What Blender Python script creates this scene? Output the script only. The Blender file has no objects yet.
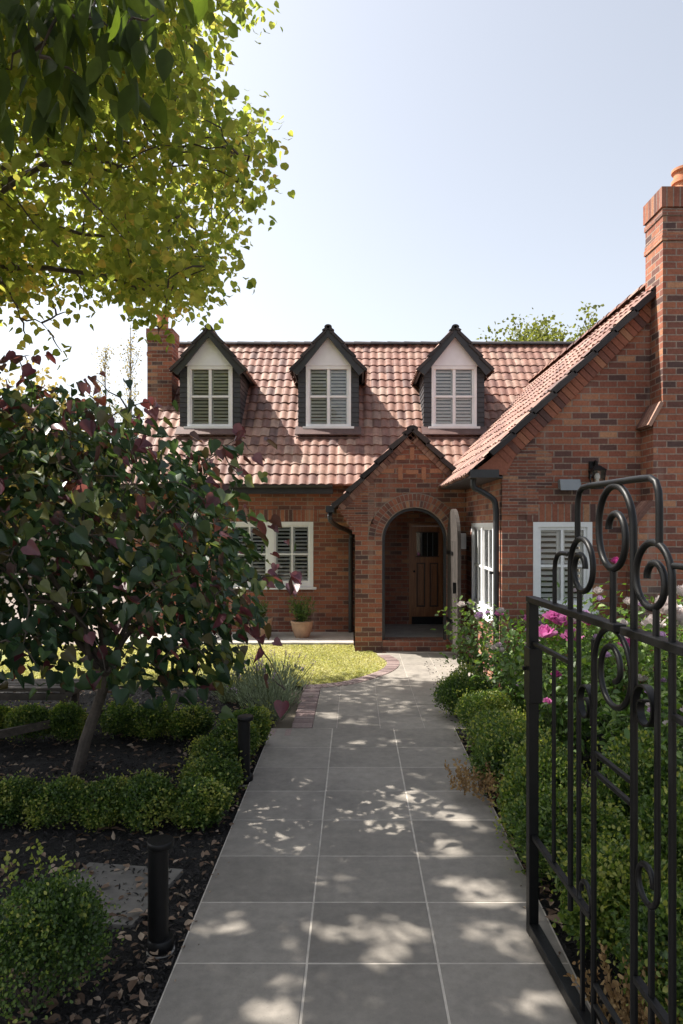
import bpy, bmesh, math, random
import numpy as np
from mathutils import Vector, Matrix
from mathutils.geometry import tessellate_polygon
random.seed(11)
R = math.radians
S = bpy.context.scene
COL = S.collection

# ---------------------------------------------------------------- camera, sky, sun, exposure
cam_d = bpy.data.cameras.new('camera'); cam = bpy.data.objects.new('camera', cam_d); COL.objects.link(cam)
cam.location = (0, 0, 2.0); cam.rotation_euler = (R(90), 0, 0)
cam_d.sensor_fit = 'VERTICAL'; cam_d.sensor_height = 36; cam_d.lens = 24
cam_d.shift_x = -13.5/1024; cam_d.shift_y = 13.0/1024
cam_d.clip_start = 0.05; cam_d.clip_end = 2000
S.camera = cam
SUN = Vector((-1.77, 0.5, 2.66)).normalized()
W = bpy.data.worlds.new('World'); S.world = W; W.use_nodes = True
nt = W.node_tree; nt.nodes.clear()
sky = nt.nodes.new('ShaderNodeTexSky'); sky.sky_type = 'NISHITA'; sky.sun_disc = False
sky.sun_elevation = math.asin(SUN.z); sky.sun_rotation = math.atan2(SUN.x, SUN.y)
sky.air_density = 1.0; sky.dust_density = 3.0; sky.ozone_density = 1.0; sky.altitude = 50
bg = nt.nodes.new('ShaderNodeBackground'); bg.inputs['Strength'].default_value = 0.102
wo = nt.nodes.new('ShaderNodeOutputWorld')
hs = nt.nodes.new('ShaderNodeHueSaturation'); hs.inputs['Saturation'].default_value = .42
nt.links.new(sky.outputs[0], hs.inputs['Color']); nt.links.new(hs.outputs[0], bg.inputs['Color']); nt.links.new(bg.outputs[0], wo.inputs['Surface'])
sl = bpy.data.lights.new('sun', 'SUN'); so = bpy.data.objects.new('sun', sl); COL.objects.link(so)
sl.energy = 4.3; sl.angle = R(0.53); sl.color = (1.0, 0.94, 0.85)
so.rotation_euler = SUN.to_track_quat('Z', 'Y').to_euler(); so.location = (-20, 6, 30)
S.view_settings.view_transform = 'Standard'; S.view_settings.look = 'None'
S.view_settings.gamma = 1.0; S.view_settings.exposure = 1.34; S.view_settings.use_curve_mapping = False
S.cycles.max_bounces = 8; S.cycles.transparent_max_bounces = 12

# ---------------------------------------------------------------- helpers
class MB:
    def __init__(s): s.v = []; s.f = []; s.r = []; s.m = []
    def add(s, vs, fs, rnd=None, mat=0):
        b = len(s.v); s.v.extend([tuple(p) for p in vs])
        for f in fs:
            s.f.append(tuple(i+b for i in f)); s.r.append(random.random() if rnd is None else rnd); s.m.append(mat)
    def box(s, x0, x1, y0, y1, z0, z1, rnd=None, mat=0):
        s.hexa([(x0,y0,z0),(x1,y0,z0),(x1,y1,z0),(x0,y1,z0),(x0,y0,z1),(x1,y0,z1),(x1,y1,z1),(x0,y1,z1)], rnd, mat)
    def hexa(s, p, rnd=None, mat=0):
        if rnd is None: rnd = random.random()
        s.add(p, [(0,3,2,1),(4,5,6,7),(0,1,5,4),(1,2,6,5),(2,3,7,6),(3,0,4,7)], rnd, mat)
    def obox(s, c, ax, ay, az, hx, hy, hz, rnd=None, mat=0):      # oriented box: centre, unit axes, half sizes
        c = Vector(c); ax = Vector(ax)*hx; ay = Vector(ay)*hy; az = Vector(az)*hz
        s.hexa([c-ax-ay-az, c+ax-ay-az, c+ax+ay-az, c-ax+ay-az, c-ax-ay+az, c+ax-ay+az, c+ax+ay+az, c-ax+ay+az], rnd, mat)
    def bbox(s, x0, x1, y0, y1, z0, z1, b=0.006, rnd=None):        # box with chamfered top edge
        s.add([(x0,y0,z0),(x1,y0,z0),(x1,y1,z0),(x0,y1,z0),(x0,y0,z1-b),(x1,y0,z1-b),(x1,y1,z1-b),(x0,y1,z1-b),
               (x0+b,y0+b,z1),(x1-b,y0+b,z1),(x1-b,y1-b,z1),(x0+b,y1-b,z1)],
              [(0,3,2,1),(0,1,5,4),(1,2,6,5),(2,3,7,6),(3,0,4,7),(4,5,9,8),(5,6,10,9),(6,7,11,10),(7,4,8,11),(8,9,10,11)],
              random.random() if rnd is None else rnd)
    def panel(s, outer, holes, fn, off, rnd=None):                 # polygon with holes, given thickness
        loops = [outer]+holes; flat = [p for l in loops for p in l]; n = len(flat)
        tris = tessellate_polygon([[Vector((p[0], p[1], 0)) for p in l] for l in loops])
        off = Vector(off); A = [Vector(fn(*p)) for p in flat]; B = [a+off for a in A]
        fs = [tuple(t) for t in tris]+[tuple(i+n for i in reversed(t)) for t in tris]; k = 0
        for l in loops:
            m = len(l)
            for i in range(m):
                a = k+i; b = k+(i+1) % m; fs.append((a, b, b+n, a+n))
            k += m
        s.add(A+B, fs, 0.5 if rnd is None else rnd)
    def tube(s, pts, rad, sides=8, cap=True, rnd=0.5, flat=None):
        pts = [Vector(p) for p in pts]; n = len(pts)
        if not hasattr(rad, '__len__'): rad = [rad]*n
        t0 = (pts[1]-pts[0]).normalized(); up = Vector((0,0,1)) if abs(t0.z) < .9 else Vector((1,0,0))
        nrm = (up-t0*up.dot(t0)).normalized(); vs = []
        for i, p in enumerate(pts):
            t = (pts[min(i+1,n-1)]-pts[max(i-1,0)]).normalized()
            nrm = (nrm-t*nrm.dot(t))
            nrm = nrm.normalized() if nrm.length > 1e-6 else t.orthogonal().normalized()
            bn = t.cross(nrm)
            for k in range(sides):
                a = 2*math.pi*(k+.5)/sides; ca, sa = math.cos(a), math.sin(a)
                vs.append(p+(nrm*ca+bn*sa)*rad[i])
        fs = [(i*sides+k, i*sides+(k+1)%sides, (i+1)*sides+(k+1)%sides, (i+1)*sides+k) for i in range(n-1) for k in range(sides)]
        if cap: fs += [tuple(reversed(range(sides))), tuple((n-1)*sides+k for k in range(sides))]
        s.add(vs, fs, rnd)
    def lathe(s, c, prof, seg=28, rnd=0.5):
        c = Vector(c); vs = []; n = len(prof)
        for r, z in prof:
            for k in range(seg):
                a = 2*math.pi*k/seg; vs.append(c+Vector((r*math.cos(a), r*math.sin(a), z)))
        fs = [(i*seg+k, i*seg+(k+1)%seg, (i+1)*seg+(k+1)%seg, (i+1)*seg+k) for i in range(n-1) for k in range(seg)]
        fs += [tuple(reversed(range(seg))), tuple((n-1)*seg+k for k in range(seg))]
        s.add(vs, fs, rnd)
    def build(s, name, mats, parent=None, smooth=False, label=None, kind=None, recalc=True):
        if not isinstance(mats, (list, tuple)): mats = [mats]
        me = bpy.data.meshes.new(name)
        off = Vector((0,0,0)); q = parent
        while q is not None: off = off+Vector(q.location); q = q.parent
        me.from_pydata([tuple(Vector(p)-off) for p in s.v], [], s.f)
        at = me.attributes.new('rnd', 'FLOAT', 'FACE'); at.data.foreach_set('value', s.r)
        me.polygons.foreach_set('material_index', s.m)
        if recalc:
            bm = bmesh.new(); bm.from_mesh(me); bmesh.ops.recalc_face_normals(bm, faces=bm.faces); bm.to_mesh(me); bm.free()
        uv = me.uv_layers.new(name='uv')
        for p in me.polygons:
            n = p.normal; ax, ay, az = abs(n.x), abs(n.y), abs(n.z)
            for li in p.loop_indices:
                c = Vector(me.vertices[me.loops[li].vertex_index].co)+off
                uv.data[li].uv = (c.x, c.y) if az > .8 else ((c.y+.11, c.z) if ax > ay else (c.x, c.z))
        if smooth: me.polygons.foreach_set('use_smooth', [True]*len(me.polygons))
        for m in mats: me.materials.append(m)
        o = bpy.data.objects.new(name, me); COL.objects.link(o)
        if parent is not None: o.parent = parent
        if label: o['label'] = label
        if kind: o['kind'] = kind
        return o
def autosmooth(o, ang=40):
    me = o.data; bm = bmesh.new(); bm.from_mesh(me)
    for f in bm.faces: f.smooth = True
    for e in bm.edges:
        if len(e.link_faces) == 2 and e.calc_face_angle(0) > R(ang): e.smooth = False
    bm.to_mesh(me); bm.free()
def thing(name, label, cat, loc=(0,0,0), rz=0, group=None):
    o = bpy.data.objects.new(name, None); COL.objects.link(o); o.location = loc; o.rotation_euler = (0,0,rz)
    o.empty_display_size = .1; tag(o, label, cat, group); return o
def tag(o, label=None, cat=None, group=None, kind=None):
    if label: o['label'] = label
    if cat: o['category'] = cat
    if group: o['group'] = group
    if kind: o['kind'] = kind
    return o
def part_empty(name, parent, label=None):
    o = bpy.data.objects.new(name, None); COL.objects.link(o); o.parent = parent; o.empty_display_size = .1
    if label: o['label'] = label
    return o
def dup(root, loc, rz, label, group=None, scale=None):
    r = root.copy(); COL.objects.link(r); r.location = loc; r.rotation_euler = (0,0,rz); r['label'] = label
    if group: r['group'] = group
    if scale: r.scale = scale
    for ch in list(root.children):
        c = ch.copy(); COL.objects.link(c); c.parent = r
        for g in ch.children:
            d = g.copy(); COL.objects.link(d); d.parent = c
    return r
def struct(mb, name, mats, smooth=False): return mb.build(name, mats, kind='structure', smooth=smooth)

# ---------------------------------------------------------------- materials
def newmat(name):
    m = bpy.data.materials.new(name); m.use_nodes = True; t = m.node_tree; t.nodes.clear()
    o = t.nodes.new('ShaderNodeOutputMaterial'); p = t.nodes.new('ShaderNodeBsdfPrincipled')
    t.links.new(p.outputs[0], o.inputs[0]); return m, t, p, o
def N(t, typ, **kw):
    n = t.nodes.new(typ)
    for k, v in kw.items():
        if k in n.inputs: n.inputs[k].default_value = v
        else: setattr(n, k, v)
    return n
def ramp(t, stops, interp='LINEAR'):
    n = t.nodes.new('ShaderNodeValToRGB'); cr = n.color_ramp; cr.interpolation = interp
    while len(cr.elements) < len(stops): cr.elements.new(0.5)
    for e, (p, c) in zip(cr.elements, stops): e.position = p; e.color = (*c, 1)
    return n
def mixc(t, fac, a, b, blend='MIX'):
    n = t.nodes.new('ShaderNodeMix'); n.data_type = 'RGBA'; n.blend_type = blend
    for sock, val in ((n.inputs[0], fac), (n.inputs[6], a), (n.inputs[7], b)):
        if hasattr(val, 'node'): t.links.new(val, sock)
        elif isinstance(val, tuple): sock.default_value = (*val, 1) if len(val) == 3 else val
        else: sock.default_value = val
    return n.outputs[2]
def attr(t):
    n = t.nodes.new('ShaderNodeAttribute'); n.attribute_name = 'rnd'; return n.outputs['Fac']
def noise(t, scale, detail=4, rough=.6, coord='Object'):
    c = t.nodes.new('ShaderNodeTexCoord'); n = N(t, 'ShaderNodeTexNoise', Scale=scale, Detail=detail, Roughness=rough)
    t.links.new(c.outputs[coord], n.inputs['Vector']); return n.outputs['Fac']
def bump(t, p, h, strength=.5, dist=.01):
    b = N(t, 'ShaderNodeBump', Strength=strength, Distance=dist); t.links.new(h, b.inputs['Height']); t.links.new(b.outputs[0], p.inputs['Normal'])
def plain(name, col, rough=.6, var=.25, nscale=6, bstr=.1, metal=0, spec=.5):
    m, t, p, o = newmat(name)
    n = noise(t, nscale, 5); r = ramp(t, [(.3, tuple(c*(1-var) for c in col)), (.7, tuple(min(1, c*(1+var)) for c in col))])
    t.links.new(n, r.inputs[0]); t.links.new(r.outputs[0], p.inputs['Base Color'])
    rr = N(t, 'ShaderNodeMapRange'); rr.inputs[3].default_value = max(0, rough-.12); rr.inputs[4].default_value = min(1, rough+.12)
    t.links.new(noise(t, nscale*3, 3), rr.inputs[0]); t.links.new(rr.outputs[0], p.inputs['Roughness'])
    p.inputs['Metallic'].default_value = metal; p.inputs['Specular IOR Level'].default_value = spec
    if bstr: bump(t, p, noise(t, nscale*8, 4), bstr, .004)
    return m
BRK = [(0, (.10,.066,.064)), (.07, (.14,.075,.066)), (.2, (.215,.092,.070)), (.45, (.285,.108,.074)), (.7, (.34,.132,.084)), (.9, (.38,.165,.10)), (1, (.46,.25,.15))]
def brick_mat(name, bw=.2175, rh=.0762, mort=.0075, off=.5, dark=1.0):
    m, t, p, o = newmat(name)
    uv = N(t, 'ShaderNodeUVMap'); uv.uv_map = 'uv'
    wob = t.nodes.new('ShaderNodeTexNoise'); wob.inputs['Scale'].default_value = 9; t.links.new(uv.outputs[0], wob.inputs['Vector'])
    wm = N(t, 'ShaderNodeVectorMath', operation='MULTIPLY_ADD'); wm.inputs[1].default_value = (.006,.006,0); t.links.new(wob.outputs['Color'], wm.inputs[0]); t.links.new(uv.outputs[0], wm.inputs[2])
    b = t.nodes.new('ShaderNodeTexBrick'); b.offset = off; b.squash = 1
    b.inputs['Color1'].default_value = (0,0,0,1); b.inputs['Color2'].default_value = (1,1,1,1); b.inputs['Mortar'].default_value = (.5,.5,.5,1)
    b.inputs['Scale'].default_value = 1; b.inputs['Mortar Size'].default_value = mort; b.inputs['Mortar Smooth'].default_value = .15
    b.inputs['Bias'].default_value = 0; b.inputs['Brick Width'].default_value = bw; b.inputs['Row Height'].default_value = rh
    t.links.new(wm.outputs[0], b.inputs['Vector'])
    r = ramp(t, [(q, tuple(c*dark for c in k)) for q, k in BRK]); t.links.new(b.outputs['Color'], r.inputs[0])
    n1 = noise(t, 38, 5, .7); n2 = noise(t, .9, 4, .6); n3 = noise(t, 130, 3)
    c1 = mixc(t, .55, r.outputs[0], ramp_out(t, n1, [(.25,(.45,.42,.42)),(.75,(1.35,1.3,1.25))]), 'MULTIPLY')
    mort_c = ramp_out(t, n1, [(.2,(.19,.14,.115)),(.8,(.42,.33,.27))])
    c2 = mixc(t, b.outputs['Fac'], c1, mort_c)
    c3 = mixc(t, .75, c2, ramp_out(t, n2, [(.3,(.62,.62,.64)),(.7,(1.2,1.17,1.14))]), 'MULTIPLY')
    cc_ = t.nodes.new('ShaderNodeTexCoord'); mp_ = N(t, 'ShaderNodeMapping'); mp_.inputs['Scale'].default_value = (3.2,3.2,.35); t.links.new(cc_.outputs['Object'], mp_.inputs[0])
    ns_ = N(t, 'ShaderNodeTexNoise', Scale=1.0, Detail=5, Roughness=.65); t.links.new(mp_.outputs[0], ns_.inputs['Vector'])
    c3 = mixc(t, ramp_out(t, ns_.outputs['Fac'], [(.56,(0,0,0)),(.72,(.45,.45,.45))]), c3, (.36,.29,.245))
    c3 = mixc(t, ramp_out(t, ns_.outputs['Fac'], [(.28,(.4,.4,.4)),(.42,(0,0,0))]), c3, (.10,.07,.06))
    t.links.new(c3, p.inputs['Base Color']); p.inputs['Roughness'].default_value = .88; p.inputs['Specular IOR Level'].default_value = .25
    inv = N(t, 'ShaderNodeMath', operation='SUBTRACT'); inv.inputs[0].default_value = 1; t.links.new(b.outputs['Fac'], inv.inputs[1])
    h = N(t, 'ShaderNodeMath', operation='MULTIPLY_ADD'); h.inputs[1].default_value = .35; t.links.new(n1, h.inputs[0]); t.links.new(inv.outputs[0], h.inputs[2])
    bump(t, p, h.outputs[0], .8, .012)
    return m
def ramp_out(t, fac, stops):
    r = ramp(t, stops); t.links.new(fac, r.inputs[0]); return r.outputs[0]
def rnd_mat(name, stops, rough=.85, nscale=30, nmix=.5, bstr=.4, spec=.3, bdist=.006):
    m, t, p, o = newmat(name)
    c = ramp_out(t, attr(t), stops); n = noise(t, nscale, 5, .65)
    c2 = mixc(t, nmix, c, ramp_out(t, n, [(.25,(.5,.5,.5)),(.75,(1.35,1.35,1.35))]), 'MULTIPLY')
    t.links.new(c2, p.inputs['Base Color']); p.inputs['Roughness'].default_value = rough; p.inputs['Specular IOR Level'].default_value = spec
    bump(t, p, n, bstr, bdist); return m
def leaf_mat(name, stops, trans=.45, tmul=(2.2,2.4,1.0), rough=.5, spec=.4, tmax=1.0):
    m, t, p, o = newmat(name)
    c = ramp_out(t, attr(t), stops)
    n = noise(t, 25, 3)
    c = mixc(t, .45, c, ramp_out(t, n, [(.3,(.65,.65,.65)),(.7,(1.25,1.25,1.25))]), 'MULTIPLY')
    t.links.new(c, p.inputs['Base Color']); p.inputs['Roughness'].default_value = rough; p.inputs['Specular IOR Level'].default_value = spec
    tr = t.nodes.new('ShaderNodeBsdfTranslucent'); tc = mixc(t, 1.0, c, tmul, 'MULTIPLY'); t.links.new(tc, tr.inputs['Color'])
    mx = t.nodes.new('ShaderNodeMixShader'); mx.inputs[0].default_value = trans
    t.links.new(p.outputs[0], mx.inputs[1]); t.links.new(tr.outputs[0], mx.inputs[2]); t.links.new(mx.outputs[0], o.inputs[0])
    return m
def glass_mat():
    m, t, p, o = newmat('window_glass')
    g = t.nodes.new('ShaderNodeBsdfGlossy'); g.inputs['Roughness'].default_value = .03
    tr = t.nodes.new('ShaderNodeBsdfTransparent'); tr.inputs[0].default_value = (.98,.985,.98,1)
    f = t.nodes.new('ShaderNodeFresnel'); f.inputs[0].default_value = 1.5
    mx = t.nodes.new('ShaderNodeMixShader'); t.links.new(f.outputs[0], mx.inputs[0]); t.links.new(tr.outputs[0], mx.inputs[1]); t.links.new(g.outputs[0], mx.inputs[2])
    t.links.new(mx.outputs[0], o.inputs[0]); return m
M = {}
M['brick'] = brick_mat('red_brick')
M['thin_brick'] = brick_mat('thin_course_brick', .2175, .0381, .005)
M['soldier'] = brick_mat('soldier_brick', .0762, .4, .0075, 0)
M['loose_brick'] = rnd_mat('single_bricks', BRK, .88, 40)
M['verge_brick'] = rnd_mat('verge_bricks', [(0,(.16,.085,.07)),(.5,(.26,.14,.11)),(1,(.36,.22,.17))], .9, 40)
M['paver_brick'] = rnd_mat('paver_bricks', [(0,(.17,.125,.12)),(.5,(.24,.175,.165)),(1,(.33,.26,.24))], .9, 40)
M['mortar'] = plain('mortar', (.30,.25,.21), .95, .2, 20)
M['tile'] = rnd_mat('terracotta_tile', [(0,(.12,.068,.060)),(.15,(.17,.085,.068)),(.35,(.21,.106,.082)),(.6,(.25,.13,.098)),(.85,(.285,.165,.125)),(1,(.32,.215,.17))], .66, 7, .9, .3, .4)
M['tile_dark'] = rnd_mat('dark_verge_tile', [(0,(.028,.024,.026)),(1,(.06,.05,.05))], .6, 14)
M['charcoal'] = plain('charcoal_paint', (.028,.029,.033), .5, .2, 8)
M['clad'] = plain('charcoal_weatherboard', (.04,.041,.047), .6, .25, 8)
M['white'] = plain('white_paint', (.80,.805,.82), .45, .06, 5, .05)
M['louvre'] = plain('louvre_white', (.84,.84,.83), .5, .06, 5, 0)
M['dark'] = plain('dark_backing_and_threshold', (.012,.012,.013), .9, .2, 4, 0)
M['glass'] = glass_mat()
M['doorwood'] = None
M['black_metal'] = plain('black_powder_coat', (.0045,.0045,.005), .45, .25, 20, .08, 0, .3)
M['concrete'] = plain('pale_concrete', (.36,.34,.31), .9, .2, 5, .3)
M['court'] = plain('pinkish_paving', (.20,.165,.145), .9, .25, 3, .3)
M['terracotta'] = plain('pot_terracotta', (.36,.23,.16), .85, .25, 9, .2)
M['pot_orange'] = plain('chimney_pot_clay', (.50,.20,.10), .8, .2, 9, .2)
M['bark'] = plain('bark', (.085,.068,.055), .9, .4, 18, .8)
M['bark_pale'] = plain('pale_bark', (.20,.18,.16), .9, .3, 18, .5)
M['leaf_door'] = plain('dark_stained_boards', (.045,.036,.032), .75, .4, 12, .3)
M['timber'] = plain('weathered_timber', (.075,.06,.05), .8, .4, 10, .4)
M['grey_light'] = plain('grey_fitting', (.22,.24,.26), .5, .1, 8, 0)
def wood_mat():
    m, t, p, o = newmat('door_timber')
    c = t.nodes.new('ShaderNodeTexCoord'); mp = N(t, 'ShaderNodeMapping'); mp.inputs['Scale'].default_value = (22, 22, 1.6)
    t.links.new(c.outputs['Object'], mp.inputs[0]); n = N(t, 'ShaderNodeTexNoise', Scale=1.5, Detail=6, Distortion=1.2); t.links.new(mp.outputs[0], n.inputs['Vector'])
    t.links.new(ramp_out(t, n.outputs['Fac'], [(.3,(.19,.07,.024)),(.7,(.38,.15,.05))]), p.inputs['Base Color'])
    p.inputs['Roughness'].default_value = .35; bump(t, p, n.outputs['Fac'], .15, .003); return m
M['doorwood'] = wood_mat()
M['shadow_line'] = plain('painted_shadow_line', (.05,.02,.01), .5, .3, 12)  # dark colour standing for the shade lines on the front door
def stone_mat():
    m, t, p, o = newmat('bluestone_paving')
    base = ramp_out(t, attr(t), [(0,(.205,.187,.163)),(1,(.285,.260,.228))])
    n1 = noise(t, 1.7, 5, .65); n2 = noise(t, 160, 2, .8); n3 = noise(t, 14, 6, .7)
    c = mixc(t, .8, base, ramp_out(t, n1, [(.3,(.70,.70,.71)),(.7,(1.18,1.17,1.15))]), 'MULTIPLY')
    c = mixc(t, .55, c, ramp_out(t, n3, [(.3,(.68,.68,.68)),(.7,(1.22,1.22,1.22))]), 'MULTIPLY')
    c = mixc(t, ramp_out(t, n2, [(.66,(0,0,0)),(.70,(.55,.55,.55))]), c, (.06,.06,.06))
    t.links.new(c, p.inputs['Base Color']); p.inputs['Roughness'].default_value = .78; p.inputs['Specular IOR Level'].default_value = .35
    bump(t, p, n2, .18, .003); return m
M['stone'] = stone_mat()
M['step_stone'] = plain('worn_stone', (.135,.125,.112), .85, .25, 7, .3)
M['grout'] = plain('pale_grout', (.44,.40,.35), .95, .2, 12)
def mulch_mat():
    m, t, p, o = newmat('black_mulch_soil')
    n = noise(t, 60, 6, .75); t.links.new(ramp_out(t, n, [(.3,(.004,.004,.004)),(.7,(.03,.026,.024))]), p.inputs['Base Color'])
    p.inputs['Roughness'].default_value = .95; bump(t, p, n, 1.0, .03); return m
M['mulch'] = mulch_mat()
M['chip'] = rnd_mat('bark_chips', [(0,(.006,.006,.006)),(.7,(.03,.027,.026)),(.93,(.06,.052,.046)),(1,(.14,.115,.09))], .8, 40)
M['litter'] = leaf_mat('dry_leaf', [(0,(.07,.045,.03)),(.35,(.15,.095,.065)),(.7,(.27,.19,.135)),(1,(.42,.33,.25))], .2, (1.2,1.1,.8), .7, .3)
M['soil'] = plain('lawn_soil', (.20,.21,.07), .95, .3, 8, .4)
M['ground'] = plain('ground_dirt', (.12,.10,.07), .95, .3, 1, .3)
M['grass'] = leaf_mat('lawn_grass', [(0,(.30,.32,.11)),(.5,(.45,.43,.18)),(1,(.60,.55,.30))], .4, (1.2,1.2,.7), .6, .3)
M['maple'] = leaf_mat('maple_leaf', [(0,(.095,.145,.036)),(.5,(.175,.22,.056)),(.88,(.25,.27,.08)),(1,(.34,.28,.09))], .62, (2.6,2.35,1.3), .55, .25)
M['plum'] = leaf_mat('long_leaf', [(0,(.03,.05,.013)),(1,(.068,.098,.022))], .48, (2.1,2.1,.8), .55, .2)
M['redbud'] = leaf_mat('redbud_leaf', [(0,(.020,.046,.026)),(.3,(.034,.074,.036)),(.52,(.062,.115,.042)),(.64,(.15,.17,.05)),(.70,(.085,.05,.045)),(.84,(.12,.032,.055)),(.97,(.20,.09,.11)),(1,(.26,.07,.045))], .36, (2.3,2.0,1.1), .33, .5)
M['box'] = leaf_mat('box_leaf', [(0,(.028,.06,.016)),(.5,(.075,.13,.03)),(.85,(.15,.205,.042)),(1,(.28,.29,.07))], .38, (1.8,1.9,.8), .42, .45)
M['dead'] = leaf_mat('dead_box_leaf', [(0,(.22,.13,.06)),(1,(.42,.29,.14))], .3, (1.2,1.1,.8), .7, .3)
M['rose'] = leaf_mat('rose_leaf', [(0,(.05,.10,.025)),(.6,(.10,.175,.04)),(1,(.19,.26,.06))], .35, (1.8,1.9,.8), .45, .45)
M['lavender'] = leaf_mat('lavender_leaf', [(0,(.16,.19,.13)),(1,(.30,.34,.24))], .3, (1.2,1.3,.9), .7, .3)
M['far_leaf'] = leaf_mat('far_tree_leaf', [(0,(.09,.11,.03)),(1,(.19,.20,.06))], .4, (1.8,1.8,.9), .6, .3)
M['far_yellow'] = leaf_mat('far_yellow_leaf', [(0,(.20,.16,.05)),(1,(.36,.28,.10))], .4, (1.5,1.5,.9), .6, .3)
M['pink'] = leaf_mat('pink_petal', [(0,(.50,.10,.32)),(1,(.70,.28,.52))], .4, (1.2,1.2,1.2), .6, .3)
M['purple'] = leaf_mat('magenta_petal', [(0,(.28,.03,.14)),(1,(.42,.07,.24))], .4, (1.4,1.2,1.3), .6, .3)
M['whitepetal'] = leaf_mat('white_petal', [(0,(.58,.50,.48)),(1,(.70,.63,.60))], .35, (1,1,1), .6, .3)
M['lilac'] = leaf_mat('lilac_petal', [(0,(.40,.24,.42)),(1,(.58,.40,.60))], .35, (1.1,1.1,1.1), .6, .3)
# ---------------------------------------------------------------- ground, paths, lawn base
def sheet(name, x0, x1, y0, y1, z, mat, nx=1, ny=1, rough=0):
    b = MB(); vs = []
    for j in range(ny+1):
        for i in range(nx+1):
            x = x0+(x1-x0)*i/nx; y = y0+(y1-y0)*j/ny
            vs.append((x, y, z+(random.uniform(-rough, rough) if 0 < i < nx and 0 < j < ny else 0)))
    b.add(vs, [(j*(nx+1)+i, j*(nx+1)+i+1, (j+1)*(nx+1)+i+1, (j+1)*(nx+1)+i) for j in range(ny) for i in range(nx)], .5)
    return struct(b, name, mat, True)
sheet('ground', -300, 300, -200, 500, -.06, M['ground'])
sheet('garden_bed', -6.5, -.83, .3, 8.55, -.03, M['mulch'], 70, 90, .014)
sheet('garden_bed', .985, 6.5, .3, 10.83, -.03, M['mulch'], 50, 90, .014)
def cr(pts, n=8):                                   # Catmull-Rom polyline
    pts = [Vector(p) for p in pts]; out = []
    for i in range(len(pts)-1):
        a = pts[max(i-1,0)]; b = pts[i]; c = pts[i+1]; d = pts[min(i+2, len(pts)-1)]
        for k in range(n):
            t = k/n; out.append(.5*((2*b)+(c-a)*t+(2*a-5*b+4*c-d)*t*t+(3*b-a-3*c+d)*t**3))
    out.append(pts[-1]); return out
XS = [-.82, -.22, .38, .98]
p = MB()
yy = 3.117-.505*9
while yy < 6.5:
    y1 = yy+.505 if yy+.505 < 6.5 else 6.72
    for i in range(3):
        dz = random.uniform(-.0012, .0012)
        p.bbox(XS[i]+.0045, XS[i+1]-.0045, yy+.0045, y1-.0045, -.04, dz, .003)
    yy += .505
    if y1 == 6.72: break
# far paving: rows clipped by the curved lawn edge
edge = cr([(-.66,8.53,0),(-.19,8.70,0),(.195,9.16,0),(.40,9.57,0),(.46,10.04,0),(.34,10.5,0),(.30,10.83,0)], 10)
def lawn_x(y):
    if y <= 8.53: return -.66
    for a, b in zip(edge, edge[1:]):
        if a.y <= y <= b.y: return a.x+(b.x-a.x)*(y-a.y)/max(1e-6, b.y-a.y)
    return .30
cols = [-.42, -.18, .25, .69, 1.13, 1.57]
rows = [6.725+.44*i for i in range(10)]
for j in range(len(rows)-1):
    y0, y1 = rows[j], min(rows[j+1], 10.79)
    if y1-y0 < .05: break
    for i in range(5):
        # clip left side of every slab by the brick edging
        pts = []
        for k in range(7):
            y = y0+.003+(y1-y0-.006)*k/6; xe = max(cols[i]+.003, lawn_x(y)+(.19 if y < 10 else .19*max(0,(10.6-y)/.6)))
            pts.append((min(xe, cols[i+1]-.003), y))
        if all(q[0] >= cols[i+1]-.01 for q in pts): continue
        poly = pts+[(cols[i+1]-.003, y1-.003), (cols[i+1]-.003, y0+.003)]
        dz = random.uniform(-.001,.001)-.004; n = len(poly)
        p.add([(x,y,-.04) for x,y in poly]+[(x,y,dz) for x,y in poly], [tuple(range(n,2*n))]+[(a,(a+1)%n,(a+1)%n+n,a+n) for a in range(n)], random.random()*.6+.4)
struct(p, 'path', M['stone'])
g = MB(); g.box(-.822, .982, -1.6, 6.72, -.05, -.0022); gp_ = [(-.42,6.721),(1.62,6.721),(1.62,10.8),(.48,10.8)]+[(q.x+.17,q.y) for q in edge[::-1] if q.y<10.2 and q.x>-.6]+[(-.42,8.6)]; g.add([(x,y,-.0065) for x,y in gp_],[tuple(range(len(gp_)))],.5); struct(g, 'path', M['grout'])
# brick edging
e = MB()
y = 6.76
while y < 8.45:
    e.bbox(-.63+random.uniform(-.004,.004), -.425, y, y+.066, -.04, random.uniform(-.003,.004), .006); y += .0755
x = -.98
while x < -.64:
    e.bbox(x, x+.066, 6.48, 6.70, -.04, random.uniform(-.003,.004), .006); x += .0755
L = 0; arc = [0]
for a, b in zip(edge, edge[1:]): L += (b-a).length; arc.append(L)
s = .04
while s < L-.35:
    for i in range(len(arc)-1):
        if arc[i] <= s <= arc[i+1]: break
    t = (s-arc[i])/(arc[i+1]-arc[i]); c = edge[i].lerp(edge[i+1], t); d = (edge[i+1]-edge[i]).normalized(); nn = Vector((d.y, -d.x, 0))
    e.obox(c+nn*.095+Vector((0,0,-.018)), d, nn, (0,0,1), .032, .09, .02+random.uniform(0,.003)); s += .073
struct(e, 'brick_edging', M['paver_brick'])
# lawn base
lw = MB(); poly = [(-9,8.53),(-.66,8.53)]+[(q.x,q.y) for q in edge[1:]]+[(.0,10.9),(-.02,11.42),(-9,11.42)]
lw.add([(x,y,-.012) for x,y in poly], [tuple(range(len(poly)))], .5); struct(lw, 'lawn', M['soil'])
sheet('courtyard', -16, -4.25, 11.43, 22, -.02, M['court'])
sheet('courtyard', -4.2, -.02, 11.43, 12.6, -.045, M['concrete'])

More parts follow.
